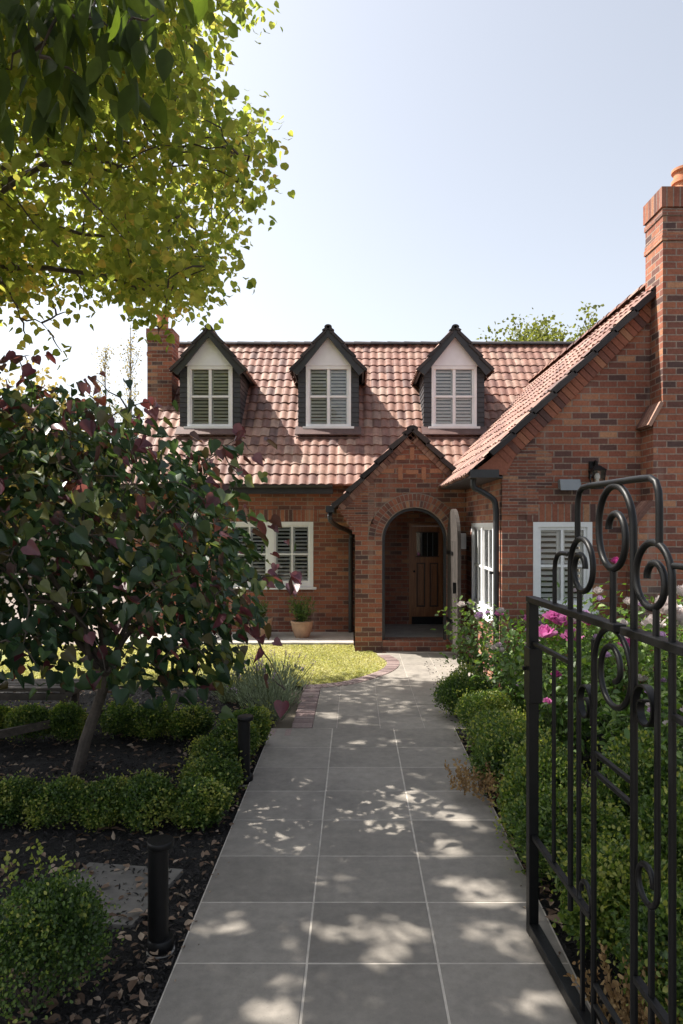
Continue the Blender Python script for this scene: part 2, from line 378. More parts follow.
# ---------------------------------------------------------------- the house
HY = 12.6
house = thing('brick_house', 'red brick cottage with terracotta tiled roofs, three charcoal dormers and an arched porch', 'house', (0, HY, 0))
def rect(x0,x1,z0,z1): return [(x0,z0),(x1,z0),(x1,z1),(x0,z1)]
b = MB()
b.panel(rect(-4.1, 0.02, -.05, 2.78), [rect(-2.34,-.77,.86,2.06)], lambda x,z: (x,12.6,z), (0,.25,0))
b.panel([(12.852,-.05),(18.7,-.05),(18.7,2.7),(15.63,5.95),(12.852,2.95)], [], lambda y,z: (-4.1,y,z), (.25,0,0))
b.build('main_wall', M['brick'], house)
sb = MB(); sb.box(-2.44,-.67,12.588,12.7,2.065,2.28); sb.build('window_arch', M['soldier'], house)
slab = MB(); slab.bbox(-4.1,-.02,11.45,12.6,-.04,.03,.01); slab.build('veranda_slab', M['concrete'], house)

# roof tiles -----------------------------------------------------------
def tiles(mb, o, u, s, ulen, slen, gauge=.28, tw=.168, keep=None, ns=6):
    o = Vector(o); u = Vector(u).normalized(); s = Vector(s).normalized(); n = u.cross(s).normalized()
    if n.z < 0: n = -n
    nr = int(math.ceil(slen/gauge)); nu = int(math.ceil(ulen/tw))
    for j in range(nr):
        for i in range(nu):
            c = o+u*(i+.5)*tw+s*(j+.5)*gauge
            if keep and not keep(c): continue
            jit = random.uniform(-.004,.004); dv = random.uniform(-.006,.006); vs = []
            s0 = j*gauge-.03+dv; s1 = min(j*gauge+gauge+.01, slen)
            for (sv, lift) in ((s0, -.012), (s0, .026), (s0+.5*gauge, .02), (s1, .002)):
                for k in range(ns+1):
                    t = k/ns; h = .017*max(0, math.sin(math.pi*min(1, t/.72)))**.8 if t < .72 else -.008*math.sin(math.pi*(t-.72)/.28)
                    if lift < 0: h *= .35
                    vs.append(o+u*(i*tw+t*tw)+s*sv+n*(h+lift+jit))
            m = ns+1
            mb.add(vs, [(r*m+k, r*m+k+1, (r+1)*m+k+1, (r+1)*m+k) for r in range(3) for k in range(ns)], random.random())
q2 = math.sqrt(.5)
def wingz(x): return 1.245+x
def porchz(x): return 3.509-abs(x-.905)
def keep_main(c):
    if c.x > 1.3 and c.z < wingz(c.x)-.5 and c.x < 3.6: return False
    if abs(c.x-.905) < 1.1 and c.z < porchz(c.x)-.45: return False
    return True
r = MB(); YE, ZE = 12.25, 2.736; SL = (15.635-12.25)/q2
tiles(r, (-4.19, YE, ZE), (1,0,0), (0,1,1), 10.4, SL, keep=keep_main)
roof = r.build('main_roof', M['tile'], house, recalc=False, smooth=True); autosmooth(roof, 50)
bk = MB(); bk.add([(-4.19,15.635,6.10),(7,15.635,6.10),(7,19.1,2.64),(-4.19,19.1,2.64)], [(0,1,2,3)], .3)
bk.add([(-4.15,12.3,2.74),(6.2,12.3,2.74),(6.2,15.635,6.08),(-4.15,15.635,6.08)], [(0,1,2,3)], .3); bk.build('roof_back', M['tile_dark'], roof)
def ridge(mb, a, b_, rad=.11, seg=.38):
    a = Vector(a); b_ = Vector(b_); d = (b_-a).normalized(); L = (b_-a).length; side = d.cross(Vector((0,0,1))).normalized(); k = 0
    while k*seg < L:
        c0 = a+d*k*seg; c1 = a+d*min(L, (k+1)*seg+.03); vs = []
        for c, rr in ((c0, rad*1.06), (c1, rad*.94)):
            for q in range(9):
                t = math.pi*q/8; vs.append(c+side*math.cos(t)*rr*1.15+Vector((0,0,1))*(math.sin(t)*rr*.8-.02))
        mb.add(vs, [(q, q+1, q+10, q+9) for q in range(8)]+[tuple(range(8,-1,-1))], random.random()); k += 1
rc = MB(); ridge(rc, (-4.2,15.635,6.13), (6,15.635,6.13)); rc.build('ridge_cap', M['tile_dark'], roof)
fa = MB(); fa.box(-4.2,-.4,12.28,12.32,2.56,2.74); fa.box(-4.15,-.4,12.32,12.6,2.60,2.63); fa.build('fascia', M['charcoal'], roof)
gu = MB()
pts = [(math.cos(math.pi+math.pi*k/8)*.06, math.sin(math.pi+math.pi*k/8)*.06) for k in range(9)]
vs = [(x, 12.215+a, 2.72+c) for x in (-4.2,-.4) for a, c in pts]
gu.add(vs, [(k,k+1,k+10,k+9) for k in range(8)]+[tuple(range(9)), tuple(range(17,8,-1))]); gu.build('gutter', M['charcoal'], roof)

# windows --------------------------------------------------------------
def window(parent, w, h, fn, cols_=2, fr=.06, name='window', mull=None, tilt=R(58), sill=True, nsl=None):
    """fn(u, d, z): u across 0..w, d depth into the wall, z up 0..h"""
    e = part_empty(name, parent)
    def bx(m, u0,u1,d0,d1,z0,z1):
        P = [fn(u0,d0,z0),fn(u1,d0,z0),fn(u1,d1,z0),fn(u0,d1,z0),fn(u0,d0,z1),fn(u1,d0,z1),fn(u1,d1,z1),fn(u0,d1,z1)]; m.hexa(P)
    f = MB(); bx(f,0,fr,-.012,.10,0,h); bx(f,w-fr,w,-.012,.10,0,h); bx(f,fr,w-fr,-.012,.10,h-fr,h); bx(f,fr,w-fr,-.012,.10,0,fr)
    cells = [(fr, w-fr)]
    if mull: bx(f, w/2-mull/2, w/2+mull/2, -.010,.10, fr, h-fr); cells = [(fr, w/2-mull/2), (w/2+mull/2, w-fr)]
    f.build('window_frame', M['white'], e)
    s_ = MB(); gl = MB(); lv = MB(); ls = MB(); dk = MB(); zm = fr+(h-2*fr)*.5
    for (a, c) in cells:
        st = .036
        bx(s_,a,a+st,.012,.05,fr,h-fr); bx(s_,c-st,c,.012,.05,fr,h-fr); bx(s_,a+st,c-st,.012,.05,h-fr-st,h-fr); bx(s_,a+st,c-st,.012,.05,fr,fr+st*1.4)
        mid = (a+c)/2; bx(s_,mid-.016,mid+.016,.012,.05,fr+st*1.4,h-fr-st); bx(s_,a+st,mid-.016,.014,.05,zm-.016,zm+.016); bx(s_,mid+.016,c-st,.014,.05,zm-.016,zm+.016)
        bx(gl,a+st,c-st,.030,.034,fr+.02,h-fr-.02)
        for (p0, p1) in ((a+.012, mid-.004), (mid+.004, c-.012)):
            sw = .045; bx(ls,p0,p0+sw,.075,.10,fr,h-fr); bx(ls,p1-sw,p1,.075,.10,fr,h-fr); bx(ls,p0+sw,p1-sw,.075,.10,fr,fr+.07); bx(ls,p0+sw,p1-sw,.075,.10,h-fr-.06,h-fr)
            zz = fr+.075
            while zz < h-fr-.10:
                dz = .062*math.sin(tilt)/2; dd = .062*math.cos(tilt)/2; zc = zz+.03; dc = .09
                P = [fn(p0+sw,dc-dd,zc-dz-.004),fn(p1-sw,dc-dd,zc-dz-.004),fn(p1-sw,dc+dd,zc+dz-.004),fn(p0+sw,dc+dd,zc+dz-.004),
                     fn(p0+sw,dc-dd,zc-dz+.004),fn(p1-sw,dc-dd,zc-dz+.004),fn(p1-sw,dc+dd,zc+dz+.004),fn(p0+sw,dc+dd,zc+dz+.004)]
                lv.hexa(P); zz += .068
        bx(dk,a,c,.30,.31,fr-.05,h-fr+.05)  # near-black sheet stands for the darkness of the unlit room
    s_.build('sash', M['white'], e); ls.build('shutter_frame', M['louvre'], e)
    lv.build('shutter_louvres', M['louvre'], e); gl.build('pane', M['glass'], e); dk.build('dark_backing', M['dark'], e)
    if sill:
        s2 = MB(); bx(s2,-.06,w+.06,-.06,.10,-.045,-.003); s2.build('sill', M['white'], e)
    return e
window(house, 1.57, 1.20, lambda u,d,z: (-2.34+u, 12.6+d, .86+z), mull=.12, tilt=R(22))
# porch ------------------------------------------------------------------
PY = 10.84
AX, AR, AS = .945, .515, 1.76
arch = [(AX-AR,.0)]+[(AX-AR*math.cos(math.pi*k/20), AS+AR*math.sin(math.pi*k/20)) for k in range(21)]+[(AX+AR,.0)]
pw = MB()
outer = [(0,-.05)]+[arch[0][:1]+(-.05,)]+arch[1:-1]+[(AX+AR,-.05),(1.766,-.05),(1.766,2.60),(.905,3.45),(-.27,2.29),(-.27,2.24)]
for k in range(6): outer.append((-.27+.045*(k+1), 2.24-.0762*k)); outer.append((-.27+.045*(k+1), 2.24-.0762*(k+1)))
outer = [q for i, q in enumerate(outer) if q != outer[i-1]]
pw.panel(outer, [], lambda x,z: (x,PY,z), (0,.30,0))
pw.box(0.0,.3,PY+.30,12.62,-.05,2.5); pw.box(1.62,1.766,PY+.30,12.62,-.05,2.6)
pw.panel(rect(.3,1.765,-.05,3.0), [rect(1.0,1.69,.16,2.03)], lambda x,z: (x,12.64,z), (0,.2,0))
porch = pw.build('porch_wall', M['brick'], house)
cb = MB()
cb.panel([(.0,1.98),(.0,1.94),(-.262,2.245),(-.262,2.29),(.30,2.82),(.30,1.98)], [], lambda x,z: (x,PY-.006,z), (0,.02,0)); cb.build('corbel_courses', M['thin_brick'], porch)
ar = MB(); mo = MB(); n = 33
for ring in range(2):
    r0 = AR+.012+ring*.108
    for k in range(n):
        a = math.pi*(k+.5)/n; d = Vector((-math.cos(a),0,math.sin(a))); t_ = Vector((math.sin(a),0,math.cos(a)))
        ar.obox(Vector((AX,PY+.04,AS))+d*(r0+.05), d, (0,1,0), t_, .048, .052, (math.pi*(r0)/n)*.5-.004)
cur = [(AX+(AR+.001)*-math.cos(math.pi*k/24), AS+(AR+.001)*math.sin(math.pi*k/24)) for k in range(25)]
out_ = [(AX+(AR+.232)*-math.cos(math.pi*k/24), AS+(AR+.232)*math.sin(math.pi*k/24)) for k in range(25)]
mo.panel(cur+out_[::-1], [], lambda x,z: (x,PY-.006,z), (0,.02,0)); 
ring_ = ar.build('arch_ring', M['loose_brick'], porch); mo.build('arch_mortar', M['mortar'], porch)
fr = MB(); i_ = [(AX+(AR-.045)*-math.cos(math.pi*k/24), AS+(AR-.045)*math.sin(math.pi*k/24)) for k in range(25)]; o_ = [(AX+(AR-.001)*-math.cos(math.pi*k/24), AS+(AR-.001)*math.sin(math.pi*k/24)) for k in range(25)]
fr.panel([(AX-AR+.045,.17)]+i_+[(AX+AR-.045,.17),(AX+AR-.001,.17)]+o_[::-1]+[(AX-AR+.001,.17)], [], lambda x,z: (x,PY+.05,z), (0,.08,0)); fr.build('arch_frame', M['charcoal'], house)
st = MB(); st.bbox(.435,1.455,PY-.02,PY+.30,-.04,.170,.01); st.build('porch_step', M['brick'], house)
fl = MB(); fl.box(.301,1.619,PY+.302,12.638,.0,.165); fl.build('porch_floor', M['concrete'], house)
# front door
fd = part_empty('front_door', house)
d = MB(); dx0, dx1 = 1.0, 1.69; yb = 12.70
d.box(dx0,dx0+.05,12.63,12.76,.16,2.03); d.box(dx1-.05,dx1,12.63,12.76,.16,2.03); d.box(dx0+.05,dx1-.05,12.63,12.76,1.98,2.03); d.build('door_frame', M['doorwood'], fd)
d = MB(); a0, a1 = dx0+.052, dx1-.052; w = a1-a0
d.box(a0,a0+.09,yb-.02,yb+.02,.30,1.978); d.box(a1-.09,a1,yb-.02,yb+.02,.30,1.978); d.box(a0+.09,a1-.09,yb-.02,yb+.02,.30,.48); d.box(a0+.09,a1-.09,yb-.02,yb+.02,1.86,1.978)
d.box(a0+.09,a1-.09,yb-.022,yb+.02,1.30,1.42); mid = (a0+a1)/2; d.box(mid-.04,mid+.04,yb-.02,yb+.02,.48,1.30)
d.box(a0+.09,a1-.09,yb+.030,yb+.04,.48,1.30); d.build('door_leaf', M['doorwood'], fd)
d = MB()
for (u0,u1) in ((a0+.10,mid-.05),(mid+.05,a1-.10)): d.box(u0+.025,u1-.025,yb+.008,yb+.0295,.54,1.24)
d.build('door_panel', M['doorwood'], fd)
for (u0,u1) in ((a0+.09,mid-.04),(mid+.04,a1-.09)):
    d = MB(); d.box(u0,u0+.022,yb-.026,yb+.029,.48,1.30); d.box(u1-.022,u1,yb-.026,yb+.029,.48,1.30); d.box(u0+.022,u1-.022,yb-.026,yb+.029,.48,.502); d.box(u0+.022,u1-.022,yb-.026,yb+.029,1.278,1.30); d.build('shadow_line', M['shadow_line'], fd)  # dark strips painted in as shadow round the recessed panels
d = MB(); d.box(a0+.075,a1-.075,yb-.028,yb-.0205,1.405,1.425); d.box(a0+.075,a1-.075,yb-.028,yb-.0205,1.855,1.875); d.build('shadow_line', M['shadow_line'], fd)
d = MB()
for k in range(1,4): u = a0+.09+(a1-a0-.18)*k/4; d.box(u-.004,u+.004,yb-.010,yb-.0045,1.42,1.86)
d.build('glazing_lead', M['grey_light'], fd)
d = MB(); d.box(a0+.09,a1-.09,yb-.004,yb+.006,1.42,1.86); d.build('door_glass', M['glass'], fd)
d = MB(); d.box(a0+.09,a1-.09,yb+.012,yb+.02,1.42,1.86); d.box(a0,a1,12.62,12.76,.166,.298); d.build('threshold_and_backing', M['dark'], fd)  # dark sheet behind the glass for the unlit hall, plus the threshold
d = MB(); d.lathe((a0+.045,yb-.05,1.12), [(.004,0),(.018,.004),(.02,.02),(.018,.036),(.004,.04)], 12); d.build('handle', M['black_metal'], fd)
# open arched gate leaf, swung out over the path
lf = part_empty('arched_door', house)
hx = AX+AR+.002; ang = R(91)
def leaf(u, t, z): return (hx+u*math.sin(ang-R(90))+t*math.cos(ang-R(90)), PY-.012-u*math.cos(ang-R(90))+t*math.sin(ang-R(90)), z)
lw_ = 2*AR-.06
pts = [(0,.20)]+[(0, AS)]+[(lw_/2-lw_/2*math.cos(math.pi*k/20), AS+(AR-.03)*math.sin(math.pi*k/20)) for k in range(1,20)]+[(lw_,AS),(lw_,.20)]
d = MB(); d.panel(pts, [], lambda u,z: leaf(u, .0, z), Vector(leaf(0,.052,0))-Vector(leaf(0,0,0))); d.build('door_leaf', M['leaf_door'], lf)
d = MB()
for k in range(1,7): u = lw_*k/7; d.hexa([leaf(u-.004,-.003,.22),leaf(u+.004,-.003,.22),leaf(u+.004,.0,.22),leaf(u-.004,.0,.22),leaf(u-.004,-.003,AS),leaf(u+.004,-.003,AS),leaf(u+.004,.0,AS),leaf(u-.004,.0,AS)])
d.build('plank_joint', M['dark'], lf)
d = MB()
for z in (.5,1.55): d.hexa([leaf(0,-.012,z),leaf(.6,-.012,z),leaf(.6,-.001,z),leaf(0,-.001,z),leaf(0,-.012,z+.05),leaf(.6,-.012,z+.05),leaf(.6,-.001,z+.05),leaf(0,-.001,z+.05)])
d.build('strap_hinge', M['black_metal'], lf)
d = MB(); d.hexa([leaf(lw_-.13,-.05,1.0),leaf(lw_-.10,-.05,1.0),leaf(lw_-.10,0,1.0),leaf(lw_-.13,0,1.0),leaf(lw_-.13,-.05,1.16),leaf(lw_-.10,-.05,1.16),leaf(lw_-.10,0,1.16),leaf(lw_-.13,0,1.16)]); d.build('handle', M['black_metal'], lf)
# porch roof
pr = MB(); y0 = PY-.07; PL = 2.9
tiles(pr, (-.33, y0, 2.305), (0,1,0), (1,0,1), PL, (1.235)/q2, keep=lambda c: c.z > c.y-9.6)
tiles(pr, (2.05, y0, 2.364), (0,1,0), (-1,0,1), PL, (1.145)/q2, keep=lambda c: c.z > c.y-9.6 and c.z > wingz(c.x)-.15)
prf = pr.build('porch_roof', M['tile'], house, recalc=False, smooth=True); autosmooth(prf, 50)
bk = MB(); bk.add([(-.33,y0+.02,2.29),(-.33,13.5,2.29),(.905,13.5,3.515),(.905,y0+.02,3.515),(1.75,y0+.02,2.66),(1.75,13.5,2.66)], [(0,1,2,3),(3,2,5,4)], .3); bk.build('roof_back', M['tile_dark'], prf)
rc = MB(); ridge(rc, (.905,y0-.03,3.53), (.905,13.1,3.53), .075); rc.build('ridge_cap', M['tile_dark'], prf)
def verge(mb, a, b_, y0_, y1_, step=.32, hgt=.10, lift=.05):        # stepped tile ends along a rake
    a = Vector(a); b_ = Vector(b_); d = (b_-a).normalized(); L = (b_-a).length; nn = Vector((-d.z,0,d.x)); nn = nn if nn.z > 0 else -nn; k = 0
    while k*step < L-.05:
        p0 = a+d*k*step; p1 = a+d*min(L,(k+1)*step+.02); lo = nn*(-hgt*.55)
        P = [p0+nn*(-.015), p1+nn*(-.045), p1+nn*(lift-.025), p0+nn*(lift+.012)]
        mb.hexa([P[0]+Vector((0,y0_,0)),P[1]+Vector((0,y0_,0)),P[1]+Vector((0,y1_,0)),P[0]+Vector((0,y1_,0)),P[3]+Vector((0,y0_,0)),P[2]+Vector((0,y0_,0)),P[2]+Vector((0,y1_,0)),P[3]+Vector((0,y1_,0))]); k += 1
def rake_bricks(mb, a, b_, y0_, y1_, depth=.105, pitch=.0762):
    a = Vector(a); b_ = Vector(b_); d = (b_-a).normalized(); L = (b_-a).length; nn = Vector((-d.z,0,d.x)); nn = nn if nn.z > 0 else -nn; s_ = 0
    while s_ < L-.03:
        c = a+d*(s_+pitch/2)-nn*(depth/2+.01); c.y = (y0_+y1_)/2
        mb.obox(c, d, (0,1,0), nn, pitch/2-.004, (y1_-y0_)/2, depth/2); s_ += pitch
vg = MB(); verge(vg, (-.34,0,2.275), (.905,0,3.53), y0-.04, y0+.10); verge(vg, (1.60,0,2.815), (.905,0,3.53), y0-.04, y0+.10); vg.build('verge_tile', M['tile_dark'], prf)
rb = MB(); rake_bricks(rb, (-.27,0,2.31), (.905,0,3.478), PY-.03, PY+.05); rake_bricks(rb, (1.62,0,2.775), (.905,0,3.478), PY-.03, PY+.05); rb.build('verge_bricks', M['verge_brick'], porch)
hb = MB()
for (x, z, v) in ((.905,3.13,1),(.70,3.07,0),(1.11,3.07,0),(.52,2.86,0),(1.29,2.86,0),(.72,2.82,1),(1.09,2.82,1),(.905,2.84,0)):
    hb.box(x-(.035 if v else .1), x+(.035 if v else .1), PY-.012, PY+.01, z-(.1 if v else .035), z+(.1 if v else .035), .93)
hb.build('feature_bricks', M['loose_brick'], porch)
gu = MB(); gu.box(-.46,-.33,y0-.02,12.2,2.20,2.30); gu.build('gutter', M['charcoal'], prf)
dp = MB(); dp.tube(cr([(-.395,10.95,2.22),(-.395,10.95,2.08),(-.30,11.8,1.98),(-.08,12.5,1.86),(-.08,12.54,1.7)],5)+[Vector((-.08,12.54,.03))], .04, 10); dp.build('downpipe', M['charcoal'], house)
# wing -------------------------------------------------------------------
WY = 8.2; WX = 1.766
ww = MB()
ww.panel([(WX,-.05),(5.85,-.05),(5.85,2.80),(3.8,4.93),(WX,2.88)], [rect(2.138,2.847,.98,2.036)], lambda x,z: (x,WY,z), (0,.25,0))
wing = ww.build('wing_wall', M['brick'], house)
ws = MB(); ws.panel([(WY+.25,-.05),(12.6,-.05),(12.6,2.75),(WY+.25,2.75)], [rect(8.67,10.30,.80,2.03)], lambda y,z: (WX,y,z), (.25,0,0)); ws.build('wing_wall', M['brick'], house); ws = MB(); ws.panel([(WY+.25,-.05),(15,-.05),(15,2.75),(WY+.25,2.75)], [], lambda y,z: (5.60,y,z), (.25,0,0)); ws.build('wing_wall', M['brick'], house)
tb = MB(); tb.panel([(WX,2.12),(2.20,2.12),(2.20,2.45),(2.36,2.45),(2.36,2.6),(2.60,3.55),(WX,2.78)][:5]+[(2.36,2.85),(2.1,2.98),(WX,2.74)], [], lambda x,z: (x,WY-.014,z), (0,.03,0)); tb.build('corbel_courses', M['thin_brick'], wing)
sb = MB(); sb.box(2.06,2.92,WY-.012,WY+.05,2.04,2.25); sb.build('window_arch', M['soldier'], wing)
window(house, .709, 1.056, lambda u,d,z: (2.138+u, WY+d, .98+z), tilt=R(28))
window(house, 1.63, 1.23, lambda u,d,z: (WX+d, 10.30-u, .80+z), mull=.10)
wr = MB(); wy0 = WY-.12
tiles(wr, (1.36, wy0, 2.605), (0,1,0), (1,0,1), 2.69, 2.44/q2)
tiles(wr, (1.60, wy0+2.69, 2.845), (0,1,0), (1,0,1), 5.2, 2.2/q2, keep=lambda c: c.z > c.y-9.514-.2)
tiles(wr, (6.24, wy0, 2.605), (0,1,0), (-1,0,1), 6.4, 2.44/q2, keep=lambda c: c.z > c.y-9.514-.2)
wrf = wr.build('wing_roof', M['tile'], house, recalc=False, smooth=True); autosmooth(wrf, 50)
bk = MB(); bk.add([(1.40,wy0+.02,2.63),(1.40,10.84,2.63),(3.8,10.84,5.03),(3.8,wy0+.02,5.03),(6.2,wy0+.02,2.63),(6.2,15,2.63),(3.8,15,5.03),(1.75,10.84,2.97),(1.75,12.6,2.97),(3.8,14.7,5.03)], [(0,1,2,3),(3,6,5,4),(7,8,9,2)], .3); bk.build('roof_back', M['tile_dark'], wrf)
rc = MB(); ridge(rc, (3.8,wy0,5.06), (3.8,14.6,5.06)); rc.build('ridge_cap', M['tile'], wrf)
vg = MB(); verge(vg, (1.62,0,2.83), (3.8,0,5.01), wy0-.05, wy0+.12, .34, .1, .045); verge(vg, (6.0,0,2.83), (3.8,0,5.01), wy0-.05, wy0+.12, .34, .1, .045); vg.build('verge_tile', M['tile_dark'], wrf)
rb = MB(); rake_bricks(rb, (1.70,0,2.86), (3.8,0,4.97), WY-.04, WY+.05, .17); rake_bricks(rb, (5.9,0,2.86), (3.8,0,4.97), WY-.04, WY+.05, .17); rb.panel([(1.45,2.662),(1.62,2.60),(1.80,2.60),(2.0,2.98),(1.98,3.12),(1.62,2.79)],[],lambda x,z:(x,WY-.033,z),(0,.08,0),.6); rb.build('verge_bricks', M['loose_brick'], wing)
gu = MB(); gu.box(1.36,1.47,wy0-.03,10.78,2.56,2.655); gu.box(1.471,1.70,wy0-.03,wy0+.03,2.56,2.655); gu.box(1.47,1.765,wy0+.06,10.80,2.56,2.58); gu.build('gutter', M['charcoal'], wrf)
dp = MB(); dp.tube(cr([(1.44,8.28,2.57),(1.44,8.28,2.46),(1.55,8.29,2.40),(1.69,8.30,2.30),(1.715,8.30,2.15)],5)+[Vector((1.715,8.30,-.02))], .036, 10)
for z in (.5,1.4): dp.box(1.65,1.764,8.33,8.39,z,z+.03)
dp.build('downpipe', M['charcoal'], house)
# chimneys ------------------------------------------------------------------
ch = MB(); CY = 7.85
ch.box(3.54,4.16,CY,8.32,-.05,5.86); 
def shoulder(mb, xa, xb, z0, z1, y0, y1):   # breast widening to the left with a raked top
    mb.panel([(xb,-.05),(xa,-.05),(xa,z0),(xb,z1)], [], lambda x,z: (x,y0,z), (0,y1-y0,0))
shoulder(ch, 3.43, 3.5395, 3.16, 3.38, CY, 8.2); ch.box(4.161,4.28,CY,8.2,-.05,3.2)
shoulder(ch, 3.255, 3.4295, 2.02, 2.24, CY, 8.2); ch.box(4.281,4.46,CY,8.2,-.05,2.1)
chim = ch.build('chimney', M['brick'], house)
cc = MB()
for (z0,z1,o_) in ((5.27,5.33,.014),(5.33,5.38,.007),(5.56,5.62,.012)): cc.box(3.54-o_,4.16+o_,CY-o_,8.32+o_,z0,z1)
cc.build('chimney_crown', M['thin_brick'], chim); cc = MB(); cc.box(3.52,4.18,CY-.02,8.34,5.655,5.885); cc.build('chimney_crown', M['soldier'], chim)
pt = MB(); pt.lathe((3.90,8.08,5.86), [(.15,0),(.15,.02),(.125,.05),(.125,.16),(.145,.17),(.145,.21),(.12,.22),(.12,.29),(.145,.31),(.145,.34),(.11,.34),(.11,.2)], 24); o = pt.build('chimney_pot', M['pot_orange'], chim); autosmooth(o)
sh = MB()
for (xa, xb, z0, z1) in ((3.40,3.545,3.13,3.40),(3.225,3.435,1.99,2.26)):
    a = Vector((xa,0,z0)); c = Vector((xb,0,z1)); dd = (c-a).normalized(); nn = Vector((-dd.z,0,dd.x)); L = (c-a).length; k = 0
    y = CY-.025
    while y < 8.18: sh.obox((a+c)/2+nn*.022+Vector((0,y+.036,0)), dd, (0,1,0), nn, L/2, .032, .022); y += .0735
sh.build('shoulder_bricks', M['verge_brick'], chim)
lc = MB(); lc.box(-4.23,-3.73,13.9,14.42,2.5,5.95); lch = lc.build('chimney', M['brick'], house)
cc = MB()
for (z0,z1,o_) in ((5.45,5.52,.012),(5.75,5.82,.012),(5.82,6.0,.02)): cc.box(-4.23-o_,-3.73+o_,13.9-o_,14.42+o_,z0,z1)
cc.build('chimney_crown', M['brick'], lch)
pt = MB(); pt.lathe((-3.98,14.15,6.0), [(.13,0),(.11,.05),(.11,.3),(.14,.33),(.14,.36),(.1,.36)], 20); o = pt.build('chimney_pot', M['pot_orange'], lch); autosmooth(o)
# dormers --------------------------------------------------------------------
DY = 13.33
def dormer(cx):
    e = part_empty('dormer', house)
    def boards(mb, x0, x1, y0, y1, axis):
        z = 3.72
        while z < 5.06:
            t = .012
            if axis == 'x': mb.hexa([(x0,DY-t,z),(x1,DY-t,z),(x1,DY+.04,z),(x0,DY+.04,z),(x0,DY-.002,z+.094),(x1,DY-.002,z+.094),(x1,DY+.04,z+.094),(x0,DY+.04,z+.094)])
            else:
                sg = 1 if x0 > cx else -1
                mb.hexa([(x0-.04*sg,y0,z),(x0+t*sg,y0,z),(x0+t*sg,y1,z),(x0-.04*sg,y1,z),(x0-.04*sg,y0,z+.094),(x0+.002*sg,y0,z+.094),(x0+.002*sg,y1,z+.094),(x0-.04*sg,y1,z+.094)])
            z += .0965
    c = MB(); boards(c, cx-.586, cx-.445, 0, 0, 'x'); boards(c, cx+.445, cx+.586, 0, 0, 'x'); boards(c, cx-.586, 0, DY+.001, 15.2, 'y'); boards(c, cx+.586, 0, DY+.001, 15.2, 'y')
    c.box(cx-.44,cx+.44,DY-.01,DY+.04,3.72,3.895); c.build('cladding', M['clad'], e)
    f = MB()
    def bx(m, u0,u1,d0,d1,z0,z1): m.box(cx+u0,cx+u1,DY+d0,DY+d1,z0,z1)
    z0, z1, hw = 3.92, 5.10, .44
    bx(f,-hw,-hw+.05,-.02,.1,z0,z1); bx(f,hw-.05,hw,-.02,.1,z0,z1); bx(f,-hw+.05,hw-.05,-.02,.1,z1-.06,z1); bx(f,-hw+.05,hw-.05,-.02,.1,z0,z0+.05)
    bx(f,-.028,.028,0.0,.06,z0+.05,z1-.06); zm = (z0+z1)/2; bx(f,-hw+.05,-.028,0.002,.06,zm-.02,zm+.02); bx(f,.028,hw-.05,0.002,.06,zm-.02,zm+.02)
    bx(f,-hw+.05,-hw+.085,.01,.06,z0+.05,z1-.06); bx(f,hw-.085,hw-.05,.01,.06,z0+.05,z1-.06); bx(f,-hw-.06,hw+.06,-.07,.05,z0-.045,z0-.002)
    f.build('window_frame', M['white'], e)
    gl = MB(); bx(gl,-hw+.05,hw-.05,.03,.034,z0+.05,z1-.06); gl.build('pane', M['glass'], e)
    lv = MB()
    for (a, c2) in ((-hw+.06,-.01),(.01,hw-.06)):
        bx(lv,a,a+.04,.085,.11,z0+.05,z1-.06); bx(lv,c2-.04,c2,.085,.11,z0+.05,z1-.06)
        z = z0+.07
        while z < z1-.09:
            lv.hexa([(cx+a+.04,DY+.075,z),(cx+c2-.04,DY+.075,z),(cx+c2-.04,DY+.10,z+.042),(cx+a+.04,DY+.10,z+.042),(cx+a+.04,DY+.075,z+.008),(cx+c2-.04,DY+.075,z+.008),(cx+c2-.04,DY+.10,z+.048),(cx+a+.04,DY+.10,z+.048)]); z += .066
    lv.build('shutter', M['louvre'], e)
    dk = MB(); bx(dk,-hw,hw,.35,.36,z0-.05,z1+.05); dk.build('dark_backing', M['dark'], e)  # dark sheet in place of the unlit attic room
    gp = MB(); gp.panel([(cx-.50,5.105),(cx+.50,5.105),(cx,5.68)], [], lambda x,z: (x,DY-.03,z), (0,.06,0)); gp.build('gable_panel', M['gable'], e)
    ap = Vector((cx,0,5.83)); yb0 = DY-.17
    bg_ = MB()
    for sg in (-1, 1):
        en = Vector((cx+sg*.71,0,4.985)); d_ = (en-ap).normalized(); nn = Vector((-d_.z*sg,0,d_.x*sg)); nn = nn if nn.z > 0 else -nn
        def P(t, h, y): q = ap+(en-ap)*t+nn*h; return (q.x, y, q.z)
        lo = -.15; xl = 0 
        a_top = (cx, yb0, ap.z+.0); 
        bg_.hexa([(cx, yb0, ap.z-.20), P(1,lo,yb0), P(1,lo,yb0+.04), (cx, yb0+.04, ap.z-.20), (cx, yb0, ap.z), P(1,0,yb0), P(1,0,yb0+.04), (cx, yb0+.04, ap.z)])
        # soffit underside from barge to wall
        bg_.hexa([(cx, yb0+.041, ap.z-.07), P(1,-.06,yb0+.041), P(1,-.06,15.0), (cx, 15.3, ap.z-.07), (cx, yb0+.041, ap.z-.02), P(1,-.01,yb0+.041), P(1,-.01,15.0), (cx, 15.3, ap.z-.02)])
    bg_.build('bargeboard', M['charcoal'], e)
    t = MB(); SLd = (Vector((.715,0,.845))).length
    tiles(t, (cx-.715,yb0-.01,4.97), (0,1,0), (.715,0,.845), 2.2, SLd+.01, .28, .168, keep=lambda q: q.z > q.y-9.514-.1)
    tiles(t, (cx+.715,yb0-.01,4.97), (0,1,0), (-.715,0,.845), 2.2, SLd+.01, .28, .168, keep=lambda q: q.z > q.y-9.514-.1)
